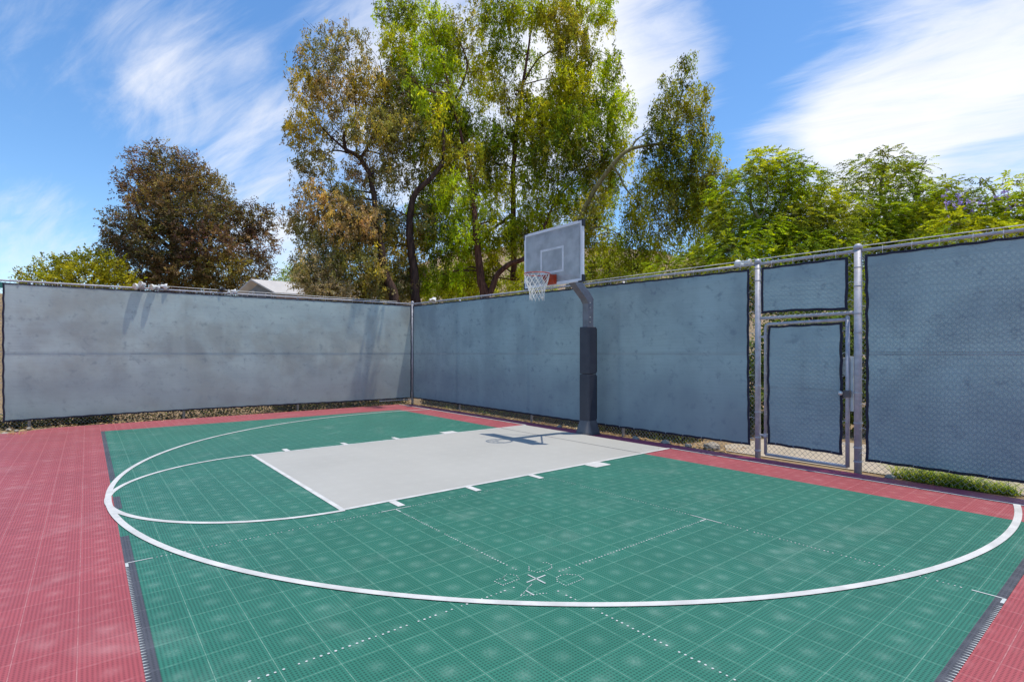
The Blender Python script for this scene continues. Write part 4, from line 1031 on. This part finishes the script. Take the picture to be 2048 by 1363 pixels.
tree('feathery_tree', 'feathery green tree with thin airy top right of the gate', 47,
     [(1725,335,36,22,0,.7),(1775,318,40,20,0,.7),(1812,345,30,24,0,.6),(1745,370,40,22,1,.6),(1790,385,36,24,0,.7),(1720,410,46,28,0,.9),(1775,430,60,30,-1,1),(1842,395,36,30,0,.8),(1880,385,36,30,0,.8),(1905,400,26,34,0,.7),(1850,440,50,34,-1,1),(1740,470,60,30,-1,1.1),(1820,480,60,26,-2,1.1),(1895,450,40,30,-1,.9),(1700,370,26,26,1,.5),(1842,335,20,20,0,.25),(1750,520,80,40,-1,1),(1850,510,80,40,-1,1),(1720,600,60,60,0,1),(1840,430,60,40,3,1),(1760,450,60,40,3,1),(1790,350,50,24,2,.7),(1880,420,40,40,2,.9)],
     [[(1815,640,0,.4),(1812,540,0,.34),(1800,480,0,.26),(1770,430,0,.2),(1762,380,0,.12),(1770,330,0,.05)], [(1800,480,0,.2),(1840,430,0,.13),(1880,390,0,.06)], [(1812,540,0,.2),(1760,468,0,.16),(1700,448,0,.1),(1660,455,0,.05)], [(1830,440,0,.09),(1834,380,0,.06),(1846,335,0,.03)]],
     'feather', JAC, 4.8, .22, .08, M_BARKG, 'feathery trees right of the hoop')
def blossom(t, cen):
    pts = []; cl = [(1912,395,24,14),(1985,390,30,9),(2005,398,24,8),(1950,410,20,10),(1925,405,24,12),(2030,420,22,12),(1900,420,12,10),(1900,445,10,6),(1985,415,14,9),(1965,450,20,5),(2075,400,30,14),(2040,395,18,8)]
    V, Q, T, _ = foliage([(u, v, a, b, -1.0, 1.0) for u, v, a, b in cl], 40, 'tuft', [(.30, .22, .62), (.38, .30, .70), (.24, .18, .5)], .55, .16, .12)
    fast_mesh('blossom', M_FLOWER, V, Q, T, t)
tree('flowering_tree', 'yellow green tree dotted with violet blossom at the far right', 40,
     [(1960,372,22,14,0,.7),(2010,366,32,14,0,.7),(2045,385,30,16,0,.8),(1950,425,50,26,0,1.1),(2015,425,60,28,0,1.2),(2090,410,50,40,0,1),(1920,450,50,26,-1,1.1),(1990,460,60,24,-1,1.2),(2070,460,60,24,0,1),(1890,478,44,16,-2,1.1),(2150,430,50,50,0,1)],
     [[(2030,640,0,.36),(2025,540,0,.3),(2015,470,0,.2),(2000,420,0,.12),(1985,380,0,.05)], [(2015,470,0,.16),(1960,440,0,.1),(1920,430,0,.05)], [(2020,500,0,.16),(2060,440,0,.1),(2090,400,0,.05)]],
     'feather', YEL, 5.0, .24, .09, M_BARKG, None, 'tree', True, blossom)
# far left
tree('red_leaf_tree', 'dense dark tree with reddish brown leaves beyond the left fence', 135,
     [(292,325,34,30,0,.8),(335,345,50,40,0,1),(285,375,46,40,-3,1),(385,360,45,34,0,1),(345,395,60,45,-4,1.2),(420,385,42,38,2,1),(440,430,40,40,2,1),(300,430,50,50,-5,1.2),(380,440,70,50,-6,1.3),(238,450,32,30,0,.9),(262,480,45,40,-3,1.2),(330,490,65,50,-7,1.3),(410,490,65,45,-6,1.3),(470,450,44,44,2,1),(515,440,32,36,4,.8),(520,490,34,40,3,.9),(235,500,32,30,-2,.9),(280,535,60,40,-5,1.3),(360,545,70,40,-7,1.4),(440,540,60,45,-4,1.3),(500,535,40,40,2,1),(320,300,25,16,0,.5),(370,325,30,20,0,.6),(535,435,18,28,4,.45),(410,570,60,30,-5,1.3),(300,575,50,28,-5,1.3),(490,575,34,25,0,1)],
     [[(345,620,0,1.3),(348,560,0,1.1),(345,480,0,.8),(338,400,0,.45),(325,330,0,.15)], [(348,540,0,.7),(400,480,0,.5),(440,420,1,.25)], [(345,500,0,.6),(290,450,0,.4),(270,400,0,.2)], [(400,540,0,.5),(470,490,2,.35),(510,450,3,.15)]],
     'tuft', RED, 3.6, .66, .27, M_BARK)
tree('broad_leaf_tree', 'low yellow green bushy tree at the far left', 118,
     [(70,552,30,16,0,.9),(110,540,36,24,0,1),(150,528,40,22,0,1),(190,524,34,24,2,1),(225,540,34,26,0,1),(170,556,60,28,-3,1.3),(100,570,50,20,-3,1.2),(235,570,40,22,-2,1.2),(50,566,24,10,0,.7)],
     [[(150,640,0,.8),(150,580,0,.6),(140,540,0,.3)], [(150,590,0,.4),(190,555,0,.3),(220,540,0,.1)]],
     'tuft', [(.17, .18, .010), (.24, .22, .012), (.10, .11, .010), (.28, .23, .015)], 3.4, .62, .32, M_BARK)
tree('broad_leaf_tree', 'small green treetop just right of the house chimney', 290,
     [(590,545,30,14,0,1.2),(575,556,24,12,0,1.2),(620,550,30,16,0,1.2),(600,565,40,14,-4,1.2),(545,566,22,9,0,.9)], [[(600,640,0,1.2),(600,580,0,.9),(598,550,0,.4)]],
     'tuft', [(.17, .22, .03), (.22, .26, .03)], 1.6, .9, .5, M_BARK, None, 'tree', False)
# shrubs that fill in behind the fence
def shrub(label, depth, clumps, style, pal, cover, L, W, mat=None):
    u = sum(c[0] for c in clumps) / len(clumps)
    tree('shrub', label, depth, clumps, [[(u, 660, 0, .16), (u + 5, 620, 0, .12), (u - 4, 585, 0, .06)]], style, pal, cover, L, W, M_BARK, 'shrubs behind the fences', 'shrub')
shrub('pale dry brown shrub beside the house roof', 70, [(618,520,22,26,0,.5),(625,560,44,30,0,1),(660,585,50,26,0,1.1),(630,592,24,18,0,.8),(650,535,30,30,1,.6)], 'tuft', DRY, 2.6, .34, .11)
shrub('olive shrub at the foot of the gum tree', 84, [(700,590,45,26,0,1),(745,575,40,30,1,1),(790,590,40,28,0,.9)], 'tuft', [(.12,.13,.04),(.17,.16,.06),(.2,.16,.1)], 3.1, .32, .12)
shrub('green shrub right of the fence corner', 92, [(875,590,38,26,0,1),(920,580,40,30,0,1),(850,570,24,30,1,.6),(900,545,30,26,2,.6)], 'tuft', EUB, 3.3, .32, .13)
shrub('yellow green shrub left of the backboard', 98, [(1010,580,30,24,0,.9),(1045,560,34,30,0,.9),(1085,585,40,26,0,1),(1035,525,26,22,1,.5)], 'tuft', YEL, 3.1, .3, .13)
shrub('yellow green shrub right of the backboard', 90, [(1195,545,34,34,0,.9),(1235,555,40,26,0,1),(1280,545,40,30,0,1),(1215,510,30,26,1,.5)], 'tuft', YEL, 3.1, .3, .13)
shrub('bright yellow feathery shrub under the hanging strands', 54, [(1330,540,40,26,0,1),(1385,525,40,30,0,1.1),(1420,500,30,26,1,.9),(1440,545,40,20,0,1)], 'feather', YEL, 3.5, .26, .10)
for i, (u, v, dp, lab) in enumerate(((1080, 480, 300, 'dark scrub bush on the hillside left of the backboard'), (1300, 478, 290, 'dark scrub bush on the hillside behind the hanging strands'))):
    shrub(lab, dp, [(u, v, 14, 10, 0, 1.2), (u + 18, v + 5, 12, 8, 0, 1.2)], 'tuft', [(.10, .12, .04)], 1.5, 1.0, .6)

shrub('dark green shrub outside the gate beside the paving', 36, [(1690,800,50,60,-1,1),(1510,800,50,60,-1,1),(1740,790,40,60,-1,1),(1500,760,50,60,0,.8),(1560,720,60,60,1,.9),(1640,740,60,60,0,.9),(1700,720,50,70,-1,.9),(1600,660,70,40,0,.9),(1720,660,50,40,0,.8)], 'tuft', [(.05, .08, .02), (.08, .12, .025), (.11, .13, .03)], 5.0, .36, .16)
def cover_strip(n, area, hmax):
    P = []; D_ = []; T = []
    pal = np.array([(.025, .03, .01), (.04, .045, .015), (.06, .04, .02), (.12, .14, .02), (.10, .065, .03), (.03, .025, .015)])  # near-black leaf colours stand for the shrubs' shadow behind the mesh
    P = np.array([area() for _ in range(n)]); P[:, 2] = -.16 + RNG.uniform(0, 1, n) ** 1.4 * hmax
    D_ = RNG.normal(size=(n, 3)); T = pal[RNG.integers(len(pal), size=n)] * RNG.uniform(.6, 1.2, (n, 1))
    return leaf_quads(P, D_, .26, .11, T)
V, Q, T = cover_strip(20000, lambda: (RNG.uniform(-5.0, 26), -1.25 - abs(RNG.normal(0, 1.4)), 0), 1.1)
tag(fast_mesh('ground_cover', M_LEAF, V, Q, T), kind='stuff')
V, Q, T = cover_strip(9000, lambda: (27.7 + abs(RNG.normal(0, 1.5)), RNG.choice([RNG.uniform(-1, 12), RNG.uniform(24, 34), RNG.uniform(10, 26)], p=[.42, .36, .22]), 0), .7)
tag(fast_mesh('ground_cover', M_LEAF, V, Q, T), kind='stuff')

print('leaves', NLEAF)
